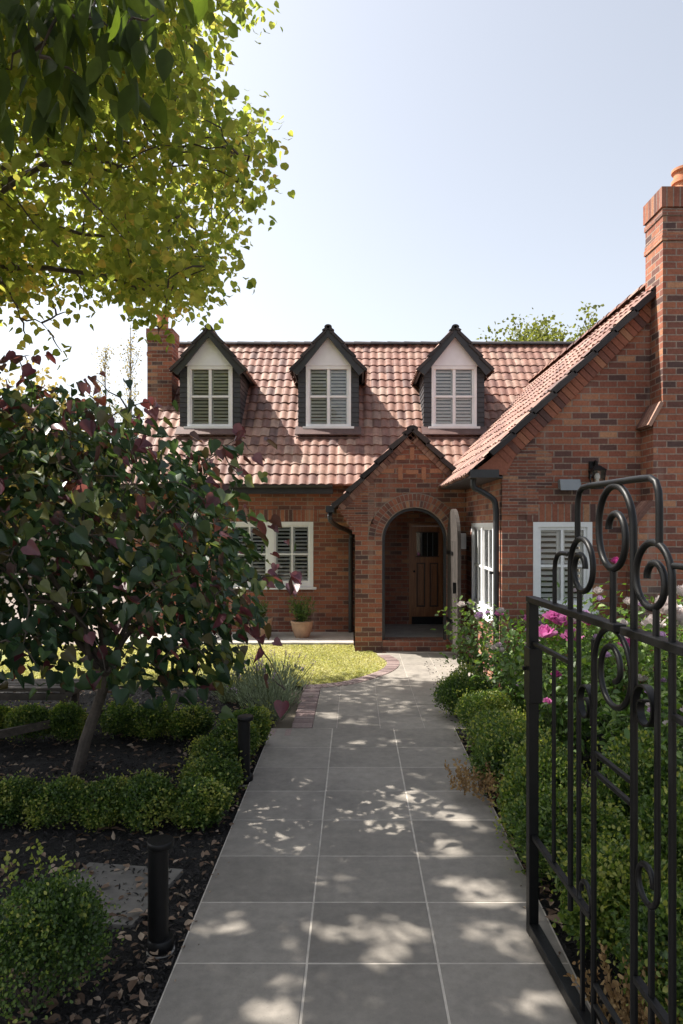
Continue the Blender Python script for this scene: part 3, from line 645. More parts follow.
    o = t.build('dormer_roof', M['tile'], e, recalc=False, smooth=True); autosmooth(o, 50)
    rc = MB(); ridge(rc, (cx,yb0-.03,5.835), (cx,15.3,5.835), .06)
    verge(rc, (cx-.725,0,4.98), (cx,0,5.835), yb0-.03, yb0+.1, .33, .08, .03); verge(rc, (cx+.725,0,4.98), (cx,0,5.835), yb0-.03, yb0+.1, .33, .08, .03)
    rc.build('ridge_cap', M['tile_dark'], e)
    ff = MB(); ff.box(cx-.62,cx+.62,DY-.20,DY-.01,3.66,3.69); 
    ff.hexa([(cx-.64,DY-.22,3.73),(cx+.64,DY-.22,3.73),(cx+.64,DY,3.93),(cx-.64,DY,3.93),(cx-.64,DY-.22,3.75),(cx+.64,DY-.22,3.75),(cx+.64,DY-.013,3.90),(cx-.64,DY-.013,3.90)]); ff.build('flashing', M['tile_flash'], e)
M['tile_flash'] = plain('red_lead_flashing', (.09,.05,.045), .6, .2, 8)
M['gable'] = plain('gable_board', (.82,.83,.88), .6, .05, 6)
for cx in (-2.83, -.518, 1.934): dormer(cx)

# fittings on the walls
wl = thing('wall_lantern', 'black metal wall lantern with clear glass beside the grey floodlight', 'lantern', (2.85, 8.19, 2.42))
m = MB(); m.box(2.80,2.90,8.15,8.188,2.56,2.76); m.tube(cr([(2.85,8.16,2.70),(2.85,8.10,2.76),(2.85,8.04,2.72),(2.85,8.03,2.68)],5), .012, 8)
m.build('bracket', M['black_metal'], wl)
m = MB(); c = Vector((2.85,8.03,0)); z0,z1 = 2.44,2.64; a, b2 = .052,.075
for sx in (-1,1):
    for sy in (-1,1): m.tube([(c.x+sx*a,c.y+sy*a,z0),(c.x+sx*b2,c.y+sy*b2,z1)], .006, 6)
m.hexa([(c.x-a-.008,c.y-a-.008,z0-.015),(c.x+a+.008,c.y-a-.008,z0-.015),(c.x+a+.008,c.y+a+.008,z0-.015),(c.x-a-.008,c.y+a+.008,z0-.015),(c.x-a-.008,c.y-a-.008,z0),(c.x+a+.008,c.y-a-.008,z0),(c.x+a+.008,c.y+a+.008,z0),(c.x-a-.008,c.y+a+.008,z0)])
m.hexa([(c.x-.09,c.y-.09,z1),(c.x+.09,c.y-.09,z1),(c.x+.09,c.y+.09,z1),(c.x-.09,c.y+.09,z1),(c.x-.025,c.y-.025,z1+.06),(c.x+.025,c.y-.025,z1+.06),(c.x+.025,c.y+.025,z1+.06),(c.x-.025,c.y+.025,z1+.06)])
m.build('lantern_cage', M['black_metal'], wl)
m = MB(); m.hexa([(c.x-a+.004,c.y-a+.004,z0),(c.x+a-.004,c.y-a+.004,z0),(c.x+a-.004,c.y+a-.004,z0),(c.x-a+.004,c.y+a-.004,z0),(c.x-b2+.006,c.y-b2+.006,z1),(c.x+b2-.006,c.y-b2+.006,z1),(c.x+b2-.006,c.y+b2-.006,z1),(c.x-b2+.006,c.y+b2-.006,z1)]); m.build('pane', M['glass'], wl)
m = MB(); m.lathe((2.85,8.03,2.46), [(.02,0),(.02,.08),(.03,.09),(.032,.12),(.015,.15)], 12); m.build('bulb', M['louvre'], wl)
fl_ = thing('floodlight', 'small grey box floodlight on the wing wall above the window', 'light', (2.54, 8.19, 2.41))
m = MB(); m.hexa([(2.42,8.02,2.41),(2.66,8.02,2.41),(2.66,8.14,2.44),(2.42,8.14,2.44),(2.42,8.06,2.54),(2.66,8.06,2.54),(2.66,8.14,2.54),(2.42,8.14,2.54)]); m.build('housing', M['grey_light'], fl_)
m = MB(); m.box(2.50,2.58,8.141,8.188,2.46,2.52); m.build('bracket', M['charcoal'], fl_)
wb = thing('wall_light', 'white rectangular wall light on dark brick beside the open arched door', 'light', (1.70, 10.83, 1.62))
m = MB(); m.bbox(1.655,1.755,10.76,10.82,1.62,1.87,.012); m.build('diffuser', M['white'], wb)
m = MB(); m.box(1.67,1.74,10.821,10.838,1.64,1.85); m.build('back_plate', M['charcoal'], wb)
# ---------------------------------------------------------------- leaf meshes
rng = np.random.default_rng(5)
def unit(v): return v/np.maximum(1e-9, np.linalg.norm(v, axis=-1, keepdims=True))
LEAF = {}
def leaf_template(kind):
    if kind == 'heart':
        o = [(0,0),(-.10,.22),(-.02,.42),(.22,.52),(.5,.42),(.78,.2),(1.02,0)]
    elif kind == 'maple':
        o = [(0,0),(-.04,.26),(.14,.46),(.36,.48),(.62,.42),(.78,.22),(1.0,0)]
    elif kind == 'long':
        o = [(0,0),(.15,.10),(.4,.17),(.7,.13),(1.0,0)]
    elif kind == 'rose':
        o = [(0,0),(.1,.22),(.45,.32),(.8,.2),(1.0,0)]
    elif kind == 'box':
        o = [(0,0),(.35,.28),(.75,.24),(1.0,0)]
    elif kind == 'petal':
        o = [(0,0),(.3,.28),(.75,.42),(1.0,.22),(.95,0)]
    elif kind == 'dry':
        o = [(0,0),(.2,.2),(.5,.26),(.8,.12),(1.05,0)]
    up = [(x,y,0) for x,y in o]; dn = [(x,-y,0) for x,y in o[1:-1]]
    v = np.array(up+dn, float); n = len(o)
    v[:,2] = np.abs(v[:,1])*.35-.16*v[:,0]**2*(1 if kind not in ('petal',) else -2)
    if kind == 'heart': v[:,2] = np.abs(v[:,1])*.45-.30*v[:,0]**2+.12*np.sin(v[:,0]*5)*np.sign(v[:,1])
    if kind == 'dry': v[:,2] = np.abs(v[:,1])*.8+.25*(v[:,0]-.5)**2
    f1 = list(range(n)); f2 = [0]+[n-1]+list(range(len(v)-1, n-1, -1)); f2 = [0, n-1]+list(range(n+len(dn)-1, n-1, -1))
    return v, [f1[::-1], f2[::-1]]
def leaves(name, kind, pos, d, nrm, size, rnd, mat, parent=None, off=(0,0,0), kindprop=None, label=None, width=1.0):
    tv, tf = LEAF.setdefault(kind, leaf_template(kind)); n = len(pos); k = len(tv)
    d = unit(d); y = unit(np.cross(nrm, d)); z = np.cross(d, y)
    size = np.broadcast_to(np.asarray(size, float), (n,))
    V = (tv[None,:,0,None]*d[:,None]+tv[None,:,1,None]*width*y[:,None]+tv[None,:,2,None]*z[:,None])*size[:,None,None]+pos[:,None]-np.asarray(off)
    me = bpy.data.meshes.new(name); me.vertices.add(n*k); me.vertices.foreach_set('co', V.astype(np.float32).ravel())
    fl = np.array([i for f in tf for i in f]); tot = [len(f) for f in tf]; st = np.cumsum([0]+tot[:-1])
    loops = (fl[None]+np.arange(n)[:,None]*k).ravel(); me.loops.add(len(loops)); me.loops.foreach_set('vertex_index', loops.astype(np.int32))
    ls = (st[None]+np.arange(n)[:,None]*len(fl)).ravel(); me.polygons.add(n*len(tf)); me.polygons.foreach_set('loop_start', ls.astype(np.int32))
    me.update(calc_edges=True); me.validate()
    at = me.attributes.new('rnd','FLOAT','FACE'); at.data.foreach_set('value', np.repeat(rnd, len(tf)).astype(np.float32))
    me.materials.append(mat); o = bpy.data.objects.new(name, me); COL.objects.link(o)
    if parent is not None: o.parent = parent
    if kindprop: o['kind'] = kindprop
    if label: o['label'] = label
    return o
def rdir(n): return unit(rng.normal(size=(n,3)))
def loc(o): return np.array(o.location)

def px(P): return 355+682.7*P[...,0]/P[...,1], 525-682.7*(P[...,2]-2)/P[...,1]

# ---------------------------------------------------------------- limbs joining clumps to a trunk
def limb_pts(a, b, sag=.15, n=7, wob=.06):
    a = np.asarray(a, float); b = np.asarray(b, float); L = np.linalg.norm(b-a); t = np.linspace(0,1,n)[:,None]
    p = a+(b-a)*t; p[:,2] += np.sin(np.pi*t[:,0])*sag*L; w = rng.normal(size=(n,3))*wob*L*.3; w[0] = w[-1] = 0
    return p+w
def tree_wood(mb, trunk, r0, r1, limbs, rl, clumps, rtw, maxtw=99):
    """trunk polyline, big limbs to targets, then a twig from every clump to its nearest limb point"""
    tp = [Vector(p) for p in trunk]; n = len(tp)
    mb.tube(tp, [r0+(r1-r0)*i/(n-1) for i in range(n)], 10)
    nodes = [np.array(tp[-1])]
    for (src, tgt) in limbs:
        p = limb_pts(src, tgt); m = len(p); mb.tube([Vector(q) for q in p], [rl*(1-.75*i/(m-1)) for i in range(m)], 7)
        for i in range(m-1):
            for t in (0,.5): nodes.append(p[i]*(1-t)+p[i+1]*t)
        nodes.append(p[-1])
    nodes = np.array(nodes); base = len(nodes)
    for c in clumps:
        dd = np.linalg.norm(nodes-c, axis=1); i = dd.argmin()
        if dd[i] < .05: continue
        p = limb_pts(nodes[i], c, .06, 5, .12); mb.tube([Vector(q) for q in p], [rtw*(1-.7*k/4) for k in range(5)], 5, cap=False)
        nodes = np.vstack([nodes, p[2:]])

GAPS = []
for (x,y,r_) in ((392,940,.16),(370,930,.13),(415,946,.12),(240,922,.07),(225,930,.06),(312,928,.06),(440,848,.10),(458,852,.08),(470,825,.10),(450,838,.07),(280,1006,.12),(527,1005,.10),(480,892,.11),(505,905,.11),(465,885,.10),(345,882,.06),(395,800,.08),(300,780,.07),(420,775,.06),(350,745,.09),(330,715,.12),(300,712,.10),(360,722,.1),(395,740,.07),(480,930,.10),(520,945,.08),(390,668,.3),(420,662,.35),(445,660,.3),(300,950,.06)):
    Y_ = 1365.4/(y-525); GAPS.append((np.array([(x-355)*Y_/682.7, Y_, 0]), r_))
for p_, r_ in (((-2.5,5.5,3.0),.35),((-1.7,5.4,2.8),.35),((-1.2,5.3,2.4),.3),((-3.0,5.2,2.8),.3),((-2.1,5.0,2.4),.25),((1.2,6.6,.4),.3),((1.5,5.6,.5),.22),((2.0,6.4,1.0),.4),((1.6,7.4,.9),.35),((2.4,5.6,1.1),.35),((2.6,4.8,1.0),.3),((1.3,4.3,.4),.15)):
    p_ = np.array(p_); GAPS.append((p_, r_))
def open_sky(pos):
    s_ = np.array(SUN); ok = np.ones(len(pos), bool)
    for p_, r_ in GAPS:
        q = pos-p_; q = q-(q@s_)[:,None]*s_; dist = np.linalg.norm(q, axis=1)
        ang_ = np.arctan2(q[:,1], q[:,0]); ph = rng.uniform(0,6.28,3); rr_ = (r_*.88+.03)*(1+.30*np.sin(2*ang_+ph[0])+.25*np.sin(3*ang_+ph[1])+.18*np.sin(5*ang_+ph[2]))
        ok &= (dist > rr_) | (rng.random(len(pos)) < .10)
    return ok
# ---------------------------------------------------------------- big maple overhanging from the left
mp = thing('maple_tree', 'large spreading maple with backlit yellow green foliage overhanging the garden from the left', 'tree', (-5.6, 6.4, -.03))
cl = []
yo = [0,60,110,150,180,205,240,275,300,330,345]; xo = [278,280,276,274,274,260,252,228,206,186,172]
while len(cl) < 1500:
    v = rng.uniform(-1,1,3)
    if np.linalg.norm(v) > 1 or np.linalg.norm(v) < .35: continue
    P = np.array([-4.9,6.5,6.1])+v*np.array([4.5,3.7,3.3])
    if P[1] < 3.1: continue
    x, y = px(P)
    lim = np.interp(y, yo, xo) if y > 0 else 280+(-y)*.1
    rad = .30*682.7/P[1]
    if x > lim-rad*.55: continue
    bot = np.interp(x, [-400,-60,0,40,80,110,130,150,180], [338,328,314,302,294,300,302,316,318])
    if y > bot-rad*.5: continue
    if P[2] < 3.2: continue
    cl.append(P)
# a few hanging sprays at the lower edge
for (x,y,Y) in ((20,318,6.2),(48,330,6.6),(62,352,6.6),(30,345,6.2),(10,300,6),(85,300,6.8),(72,312,6.5),(52,300,6.3),(165,318,7),(158,335,7),(150,322,6.8),(140,306,6.9)):
    cl.append(np.array([(x-355)*Y/682.7, Y, 2+(525-y)*Y/682.7]))
cl = np.array(cl)
cnt = np.where(cl[:,1] < 99, rng.integers(48,80,len(cl)), 0); cnt[-12:-4] = 7; cnt[-4:] = 14
sd = np.full(len(cl), .19); sd[-12:] = .09
idx = np.repeat(np.arange(len(cl)), cnt); n = len(idx)
pos = cl[idx]+np.clip(rng.normal(size=(n,3)),-1.7,1.7)*sd[idx][:,None]*np.array([1.1,1.1,.75])
ok = open_sky(pos); pos = pos[ok]; idx = idx[ok]; n = len(pos)
d = rdir(n)*np.array([1,1,.35])+np.array([.1,-.1,-.55]); nr = rdir(n)*.75+np.array([0,0,.9])
rn = np.clip(rng.normal(.50,.22,n)+(rng.random(len(cl))[idx]-.5)*.5, 0, 1)
leaves('crown', 'maple', pos, d, nr, rng.uniform(.055,.098,n), rn, M['maple'], mp, loc(mp))
w = MB(); tr = [(-5.6,6.4,-.1),(-5.55,6.45,1.2),(-5.45,6.4,2.6),(-5.3,6.45,3.8)]
tg = [(-2.0,5.6,4.9),(-1.7,6.6,5.6),(-2.4,7.6,5.2),(-1.6,6.6,7.4),(-3.6,4.2,6.2),(-3.0,5.2,7.6),(-4.5,8.8,6.3),(-6.5,4.4,6.5),(-8,6.5,6.6),(-5.2,6.5,8.6),(-3.2,6.2,4.2),(-2.6,8.4,6.6),(-1.9,6.9,4.3)]
tree_wood(w, tr, .26, .19, [((-5.3,6.45,3.7), t) for t in tg], .05, cl, .011)
w.build('trunk', M['bark'], mp)

# second, nearer tree whose long leaves hang into the top left corner
pt_ = thing('plum_tree', 'long leaved tree with dark drooping leaves at the top left, nearest of the overhanging trees', 'tree', (-4.2, 1.3, -.03))
near = [(-1.10,2.6,3.95),(-.92,2.6,3.88),(-1.0,2.7,4.1),(-1.18,2.55,3.75),(-1.28,2.6,4.05),(-.78,2.65,3.98),(-1.2,2.7,4.2),(-1.06,2.6,3.72),(-1.36,2.7,3.8)]
cl2 = [np.array(q) for q in near]
while len(cl2) < 330:  # unseen crown overhead, made larger to shade the foreground
    v = rng.uniform(-1,1,3)
    if np.linalg.norm(v) > 1: continue
    P = np.array([-3.6,1.6,5.6])+v*np.array([3.2,2.8,1.8])
    if P[1] > .2:
        x, y = px(P)
        if y > -40 and x > -60: continue
    cl2.append(P)
cl2 = np.array(cl2); cnt = rng.integers(14,26,len(cl2)); cnt[:len(near)] = 20
idx = np.repeat(np.arange(len(cl2)), cnt); n = len(idx); sdd = np.where(idx < len(near), .10, .25)
pos = cl2[idx]+rng.normal(size=(n,3))*sdd[:,None]; ok = open_sky(pos); pos = pos[ok]; idx = idx[ok]; n = len(pos); d = rdir(n)*np.array([.6,.6,.3])+np.array([.1,0,-1.0]); nr = rdir(n)+np.array([.3,-.4,.3])
leaves('crown', 'long', pos, d, nr, rng.uniform(.11,.17,n), rng.random(n), M['plum'], pt_, loc(pt_), width=1.35)
w = MB(); tree_wood(w, [(-4.2,1.3,-.1),(-4.15,1.35,1.5),(-4.0,1.4,3.0),(-3.8,1.5,4.2)], .16, .11, [((-3.8,1.5,4.1), t) for t in [(-1.3,2.55,4.3),(-2.2,1,5.6),(-4.5,3.4,5.8),(-5.8,1.2,5.8),(-3.4,1.6,6.6),(-1.6,2.2,5.6)]], .05, cl2, .009)
w.build('trunk', M['bark'], pt_)

# ---------------------------------------------------------------- purple redbud on the left
rbt = thing('redbud_tree', 'small leaning tree with heart shaped dark green and purple leaves in the left garden bed', 'tree', (-2.285, 5.57, -.03))
c = []
A = np.array([-2.65,5.6,1.85])
while len(c) < 620:
    v = rng.uniform(-1,1,3); q = np.linalg.norm(v)
    if q > 1 or q < .35: continue
    P = A+v*np.array([2.15,1.55,1.5])
    if P[2] < .74+.08*abs(P[0]+1.5)-.3*max(0,P[0]+1.6): continue
    if P[1] < 4.5: continue
    x, y = px(P)
    top = np.interp(x, [-200,0,60,130,150,250,262], [330,362,385,405,440,455,520]); rgt = np.interp(y, [330,400,440,470,520,580,650,720], [80,130,205,232,242,258,252,232])
    rad = .13*682.7/P[1]
    if y < top+rad*.8 or x > rgt-rad*.4: continue
    c.append(P)
for (x,y,Y) in ((238,438,5.6),(252,452,5.5),(225,455,5.5),(262,578,5.2),(278,575,5.2),(292,578,5.2),(248,620,5.0),(258,640,5.1),(150,402,5.7),(12,352,5.5),(30,356,5.6),(95,378,5.6),(230,470,5.5),(268,520,5.4),(285,690,5.3),(272,680,5.3)):
    c.append(np.array([(x-355)*Y/682.7, Y, 2+(525-y)*Y/682.7]))
c = np.array(c); cnt = rng.integers(8,15,len(c)); cnt[-16:] = 4; cnt[-2:] = 1
idx = np.repeat(np.arange(len(c)), cnt); n = len(idx); sdd = np.where(idx < len(c)-16, .15, .06)
pos = c[idx]+rng.normal(size=(n,3))*sdd[:,None]*np.array([1.1,1.1,.8])
sg_ = GAPS; GAPS = GAPS[:-12]; ok = open_sky(pos); GAPS = sg_; pos = pos[ok]; idx = idx[ok]; n = len(pos); outw = unit((pos-A)*np.array([1,1,0])); d = outw*.8+rdir(n)*np.array([.9,.9,.45])+np.array([0,0,-.5]); nr = outw*.25+rdir(n)*.75+np.array([0,0,.9])
age = np.clip(((pos-A)/np.array([2.1,1.5,1.45]))**2, 0, 9).sum(1)
hi = np.clip((pos[:,2]-1.4)/1.4, 0, 1)
rn = np.clip(rng.random(n)**1.0*.70+(rng.random(n) < .10+.40*hi*(age>.6))*rng.uniform(.15,.45,n), 0, .97)
last = idx >= len(c)-16; rn = np.where(last, rng.uniform(.72,.97,n), rn); rn = np.where(rng.random(n) < .006, 1.0, rn)
leaves('crown', 'heart', pos, d, nr, np.where(rng.random(n)<.4, rng.uniform(.05,.085,n), rng.uniform(.08,.13,n)), rn, M['redbud'], rbt, loc(rbt))
w = MB(); tree_wood(w, [(-2.285,5.57,-.1),(-2.2,5.58,.25),(-2.12,5.6,.5),(-2.02,5.6,.78)], .05, .04,
    [((-2.03,5.6,.76), t) for t in [(-1.2,5.3,1.6),(-1.5,6.2,1.9),(-2.2,4.6,1.5),(-3.0,5.2,1.9),(-3.6,5.8,1.8),(-2.6,6.4,2.3),(-2.3,5.5,2.7),(-3.4,5.2,2.6)]], .026, c, .008)
w.build('trunk', M['bark'], rbt)

# ---------------------------------------------------------------- clipped box shrubs
def box_shrub(label, loc_, r, h, n=9500, seed=0, group=None, ls=(.012,.023), dark=0, rough=.22, bright=0):
    t = thing('box_shrub', label, 'shrub', loc_, 0, group)
    dd = rdir(n*2); dd = dd[dd[:,2] > -.75][:n]; n = len(dd)
    lump = np.zeros(n)
    for k in range(26):
        cdir = rdir(1)[0]; lump += np.clip((dd@cdir-.80)/.2, 0, 1)*rng.uniform(-.6,1.0)
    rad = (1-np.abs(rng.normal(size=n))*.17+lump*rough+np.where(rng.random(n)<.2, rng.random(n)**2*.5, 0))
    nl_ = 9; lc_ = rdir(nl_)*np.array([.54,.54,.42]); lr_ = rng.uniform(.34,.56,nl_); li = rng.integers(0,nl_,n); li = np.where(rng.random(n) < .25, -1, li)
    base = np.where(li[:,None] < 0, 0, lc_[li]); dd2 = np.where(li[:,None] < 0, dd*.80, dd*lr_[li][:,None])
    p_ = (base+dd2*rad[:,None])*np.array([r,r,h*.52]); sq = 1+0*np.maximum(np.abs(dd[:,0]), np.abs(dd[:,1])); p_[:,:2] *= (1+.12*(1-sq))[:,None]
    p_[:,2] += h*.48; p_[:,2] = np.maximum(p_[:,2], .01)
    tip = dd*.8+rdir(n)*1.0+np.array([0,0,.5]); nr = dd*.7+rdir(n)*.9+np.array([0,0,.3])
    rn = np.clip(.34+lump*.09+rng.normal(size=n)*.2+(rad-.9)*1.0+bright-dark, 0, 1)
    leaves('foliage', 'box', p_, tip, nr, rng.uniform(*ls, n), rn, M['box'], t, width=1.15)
    w = MB()
    for k in range(9):
        q = dd[k]*np.array([r,r,h*.5])*.75+np.array([0,0,h*.5]); w.tube([(0,0,-.03),tuple(q*np.array([.4,.4,.5])),tuple(q)], [.008,.006,.003], 5)
    for o in [w.build('stem', M['bark'], None)]: o.parent = t
    return t
GB = 'clipped box shrubs'
labs = ['leftmost box shrub of the row in front of the leaning redbud trunk', 'box shrub second from left in the row before the redbud trunk', 'box shrub third from left in the row, right of the redbud trunk', 'right end box shrub of the short row behind the near bollard']
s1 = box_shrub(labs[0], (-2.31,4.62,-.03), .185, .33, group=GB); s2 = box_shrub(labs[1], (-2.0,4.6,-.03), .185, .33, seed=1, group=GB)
dup(s1, (-1.71,4.62,-.03), 2.1, labs[2], scale=(1.1,1.05,.96)); dup(s2, (-1.41,4.60,-.03), 1.2, labs[3], scale=(1.05,1.1,1.08))
dup(s1, (-2.62,4.64,-.03), 4, 'box shrub at the left picture edge beside the row under the redbud', scale=(1,1,1))
# along the path, left side
pl = [((-1.04,4.62),.9,.36,'box shrub nearest the camera in the line along the left path edge'),((-1.06,5.02),3.3,.37,'second box shrub in the line along the left path edge'),((-1.08,5.42),5.,.38,'box shrub left of the far bollard along the path'),((-1.04,5.85),.2,.40,'box shrub behind the far bollard along the path'),((-1.0,6.25),1.9,.40,'farthest box shrub of the left path line, next to the lavender')]
for i, ((x,y),rz,h,lb) in enumerate(pl): dup(s2 if i%2 else s1, (x,y,-.03), rz, lb, scale=(1.18,1.25,h/.36))
# dark row under and behind the redbud
bl = ['dark shaded box shrub behind the redbud trunk, farthest right', 'dark shaded box shrub behind the redbud, second from right', 'dark shaded box shrub behind the redbud, just right of its trunk']
for i, (x, y) in enumerate(((-1.55,6.5),(-1.95,6.55),(-2.25,6.6))): dup(s1, (x,y,-.03), i*1.7+.4, bl[i], scale=(1.35,1.2,1.0))
hl = ['low box shrub in front of the bench, at its right end', 'low box shrub in front of the bench, second from its right end', 'low box shrub in front of the bench, at the left picture edge']
for i, (x, y) in enumerate(((-2.72,6.45),(-3.05,6.4),(-3.4,6.42))): dup(s2, (x,y,-.03), i*1.3+2, hl[i], scale=(1.2,1.0,1.08))
# near left
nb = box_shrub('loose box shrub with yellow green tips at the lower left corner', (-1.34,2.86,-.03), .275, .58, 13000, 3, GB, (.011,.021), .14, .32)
tp = []
for (x,y,z0) in ((-.12,.02,.50),(.10,.05,.48),(-.2,-.05,.45),(.22,-.02,.35),(-.03,.08,.52)):
    for k in range(26): tp.append((x+rng.normal()*.012, y+rng.normal()*.012, z0+k*.0055))
tp = np.array(tp); leaves('new_shoots', 'box', tp, rdir(len(tp))*.8+np.array([0,0,.7]), rdir(len(tp))+np.array([0,0,.5]), .024, rng.uniform(.8,1,len(tp)), M['box'], nb, label='yellow green new shoots')
# right hand hedge along the path
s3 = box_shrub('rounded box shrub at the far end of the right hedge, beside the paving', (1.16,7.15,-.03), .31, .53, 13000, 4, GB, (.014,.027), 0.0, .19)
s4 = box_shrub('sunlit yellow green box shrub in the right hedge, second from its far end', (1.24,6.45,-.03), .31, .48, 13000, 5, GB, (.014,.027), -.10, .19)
rr = [((1.23,5.78),.3,'box shrub in the middle of the right hedge, just beyond the dead brown patch'),((1.22,5.12),1.1,'box shrub with a dead tan patch in the right hedge, beyond the gate post'),((1.23,4.5),2.7,'box shrub touching the gate post from behind'),((1.22,3.85),4.1,'box shrub just inside the gate, behind its lower bars'),((1.3,3.25),5.2,'box shrub behind the middle of the open gate'),((1.36,2.65),3.4,'nearest box shrub behind the gate, with dead tan twigs low down')]
rs = []
for i, ((x,y),rz,lb) in enumerate(rr): rs.append(dup(s3 if i%2 else s4, (x,y,-.03), rz, lb, scale=(.95,1.2,1.0+.10*(i%3))))
r2 = [((1.85,4.3),'tall box shrub in the second row, seen through the middle of the gate',1.3),((1.8,3.5),'tall box shrub in the second row, seen through the scrolls at right',1.45),((1.85,2.8),'tall box shrub in the second row at the right picture edge',1.5)]
for i, ((x,y),lb,sc) in enumerate(r2): rs.append(dup(s3, (x,y,-.03), 1+i*2.1, lb, scale=(1.1,1.1,sc)))
def dead(parent, c0, nt_, spread, hgt):
    a_ = -parent.rotation_euler.z; c0 = (c0[0]*math.cos(a_)-c0[1]*math.sin(a_), c0[0]*math.sin(a_)+c0[1]*math.cos(a_), c0[2])
    P = []; D = []
    for k in range(nt_):
        b_ = np.array(c0)+rng.normal(size=3)*np.array([spread,spread*1.6,.02]); d_ = unit(rng.normal(size=3)*.28+np.array([0,0,1.0])); L = hgt*rng.uniform(.5,1)
        for t in np.linspace(.15,1,int(L/.009)): P.append(b_+d_*L*t+rng.normal(size=3)*.006); D.append(d_+rdir(1)[0]*.9)
    P = np.array(P); D = np.array(D); n = len(P); P[:,2] = np.maximum(P[:,2], .01)
    leaves('dead_foliage', 'box', P, D, rdir(n), rng.uniform(.016,.028,n), rng.random(n), M['dead'], parent, label='dry tan dead twigs and leaves')
dead(rs[1], (-.27,-.20,.06), 46, .055, .22); dead(rs[5], (-.27,-.02,.0), 46, .055, .30)

# ---------------------------------------------------------------- flowering bushes on the right
def flower(parent, p, r, mat, name='flower', nl=16):
    ph = rng.uniform(0,6.28,nl); el = np.linspace(.15,1.25,nl); d = np.stack([np.cos(ph)*np.cos(el), np.sin(ph)*np.cos(el), np.sin(el)],1)
    ph2 = np.arange(nl)*2.4; d[:,0] = np.cos(ph2)*np.cos(el); d[:,1] = np.sin(ph2)*np.cos(el)
    pos = np.array(p)+d*r*.12; nr = np.stack([-d[:,0]*d[:,2], -d[:,1]*d[:,2], np.ones(nl)],1)+.15*rdir(nl)
    return leaves(name, 'petal', pos, d, nr, rng.uniform(.8,1.1,nl)*r, rng.random(nl), mat, parent)
def rose_bush(label, loc_, r, h, nl, flowers, group='flowering bushes in the right bed'):
    t = thing('flowering_bush', label, 'shrub', loc_, rng.uniform(0,6), group); t.rotation_euler = (0,0,0)
    w = MB(); tips = []
    for k in range(16):
        a = rng.uniform(0,6.28); q = rng.uniform(.25,1)*r; zt = h*rng.uniform(.6,1.0); b_ = np.array([math.cos(a)*q, math.sin(a)*q, zt])
        p_ = limb_pts((rng.normal()*.05,rng.normal()*.05,-.02), b_, .08, 7, .12); w.tube([Vector(x) for x in p_], [.009*(1-.7*i/6) for i in range(7)], 5)
        for i in range(1,7): tips.append((p_[i], unit(p_[i]-p_[i-1])))
    o = w.build('stem', M['rosestem']); o.parent = t
    per = max(1, nl//len(tips)); P = np.array([x[0] for x in tips]); n = per*len(tips); pos = np.repeat(P, per, 0)+rng.normal(size=(n,3))*np.array([.11,.11,.09]); pos[:,2] = np.maximum(pos[:,2], .03)
    out = unit(pos*np.array([1,1,0])+1e-6); d = out*.7+rdir(n)*.8+np.array([0,0,-.15]); nr = rdir(n)*.6+np.array([0,0,1])+out*.3
    leaves('foliage', 'rose', pos, d, nr, rng.uniform(.04,.075,n), np.clip(rng.normal(.45,.25,n)+(pos[:,2]/h-.5)*.4,0,1), M['rose'], t)
    for k in range(5):
        a = rng.uniform(2.6,6.2); q = r*rng.uniform(.5,.95); flower(t, (math.cos(a)*q, math.sin(a)*q, h*rng.uniform(.62,1.04)), rng.uniform(.03,.055), M[['whitepetal','pink','whitepetal','lilac'][rng.integers(0,4)]])
    for (x,y,z,rr_,m) in flowers: flower(t, (x,y,z), rr_, M[m])
    return t
M['rosestem'] = plain('green_stem', (.08,.11,.035), .7, .3, 10)
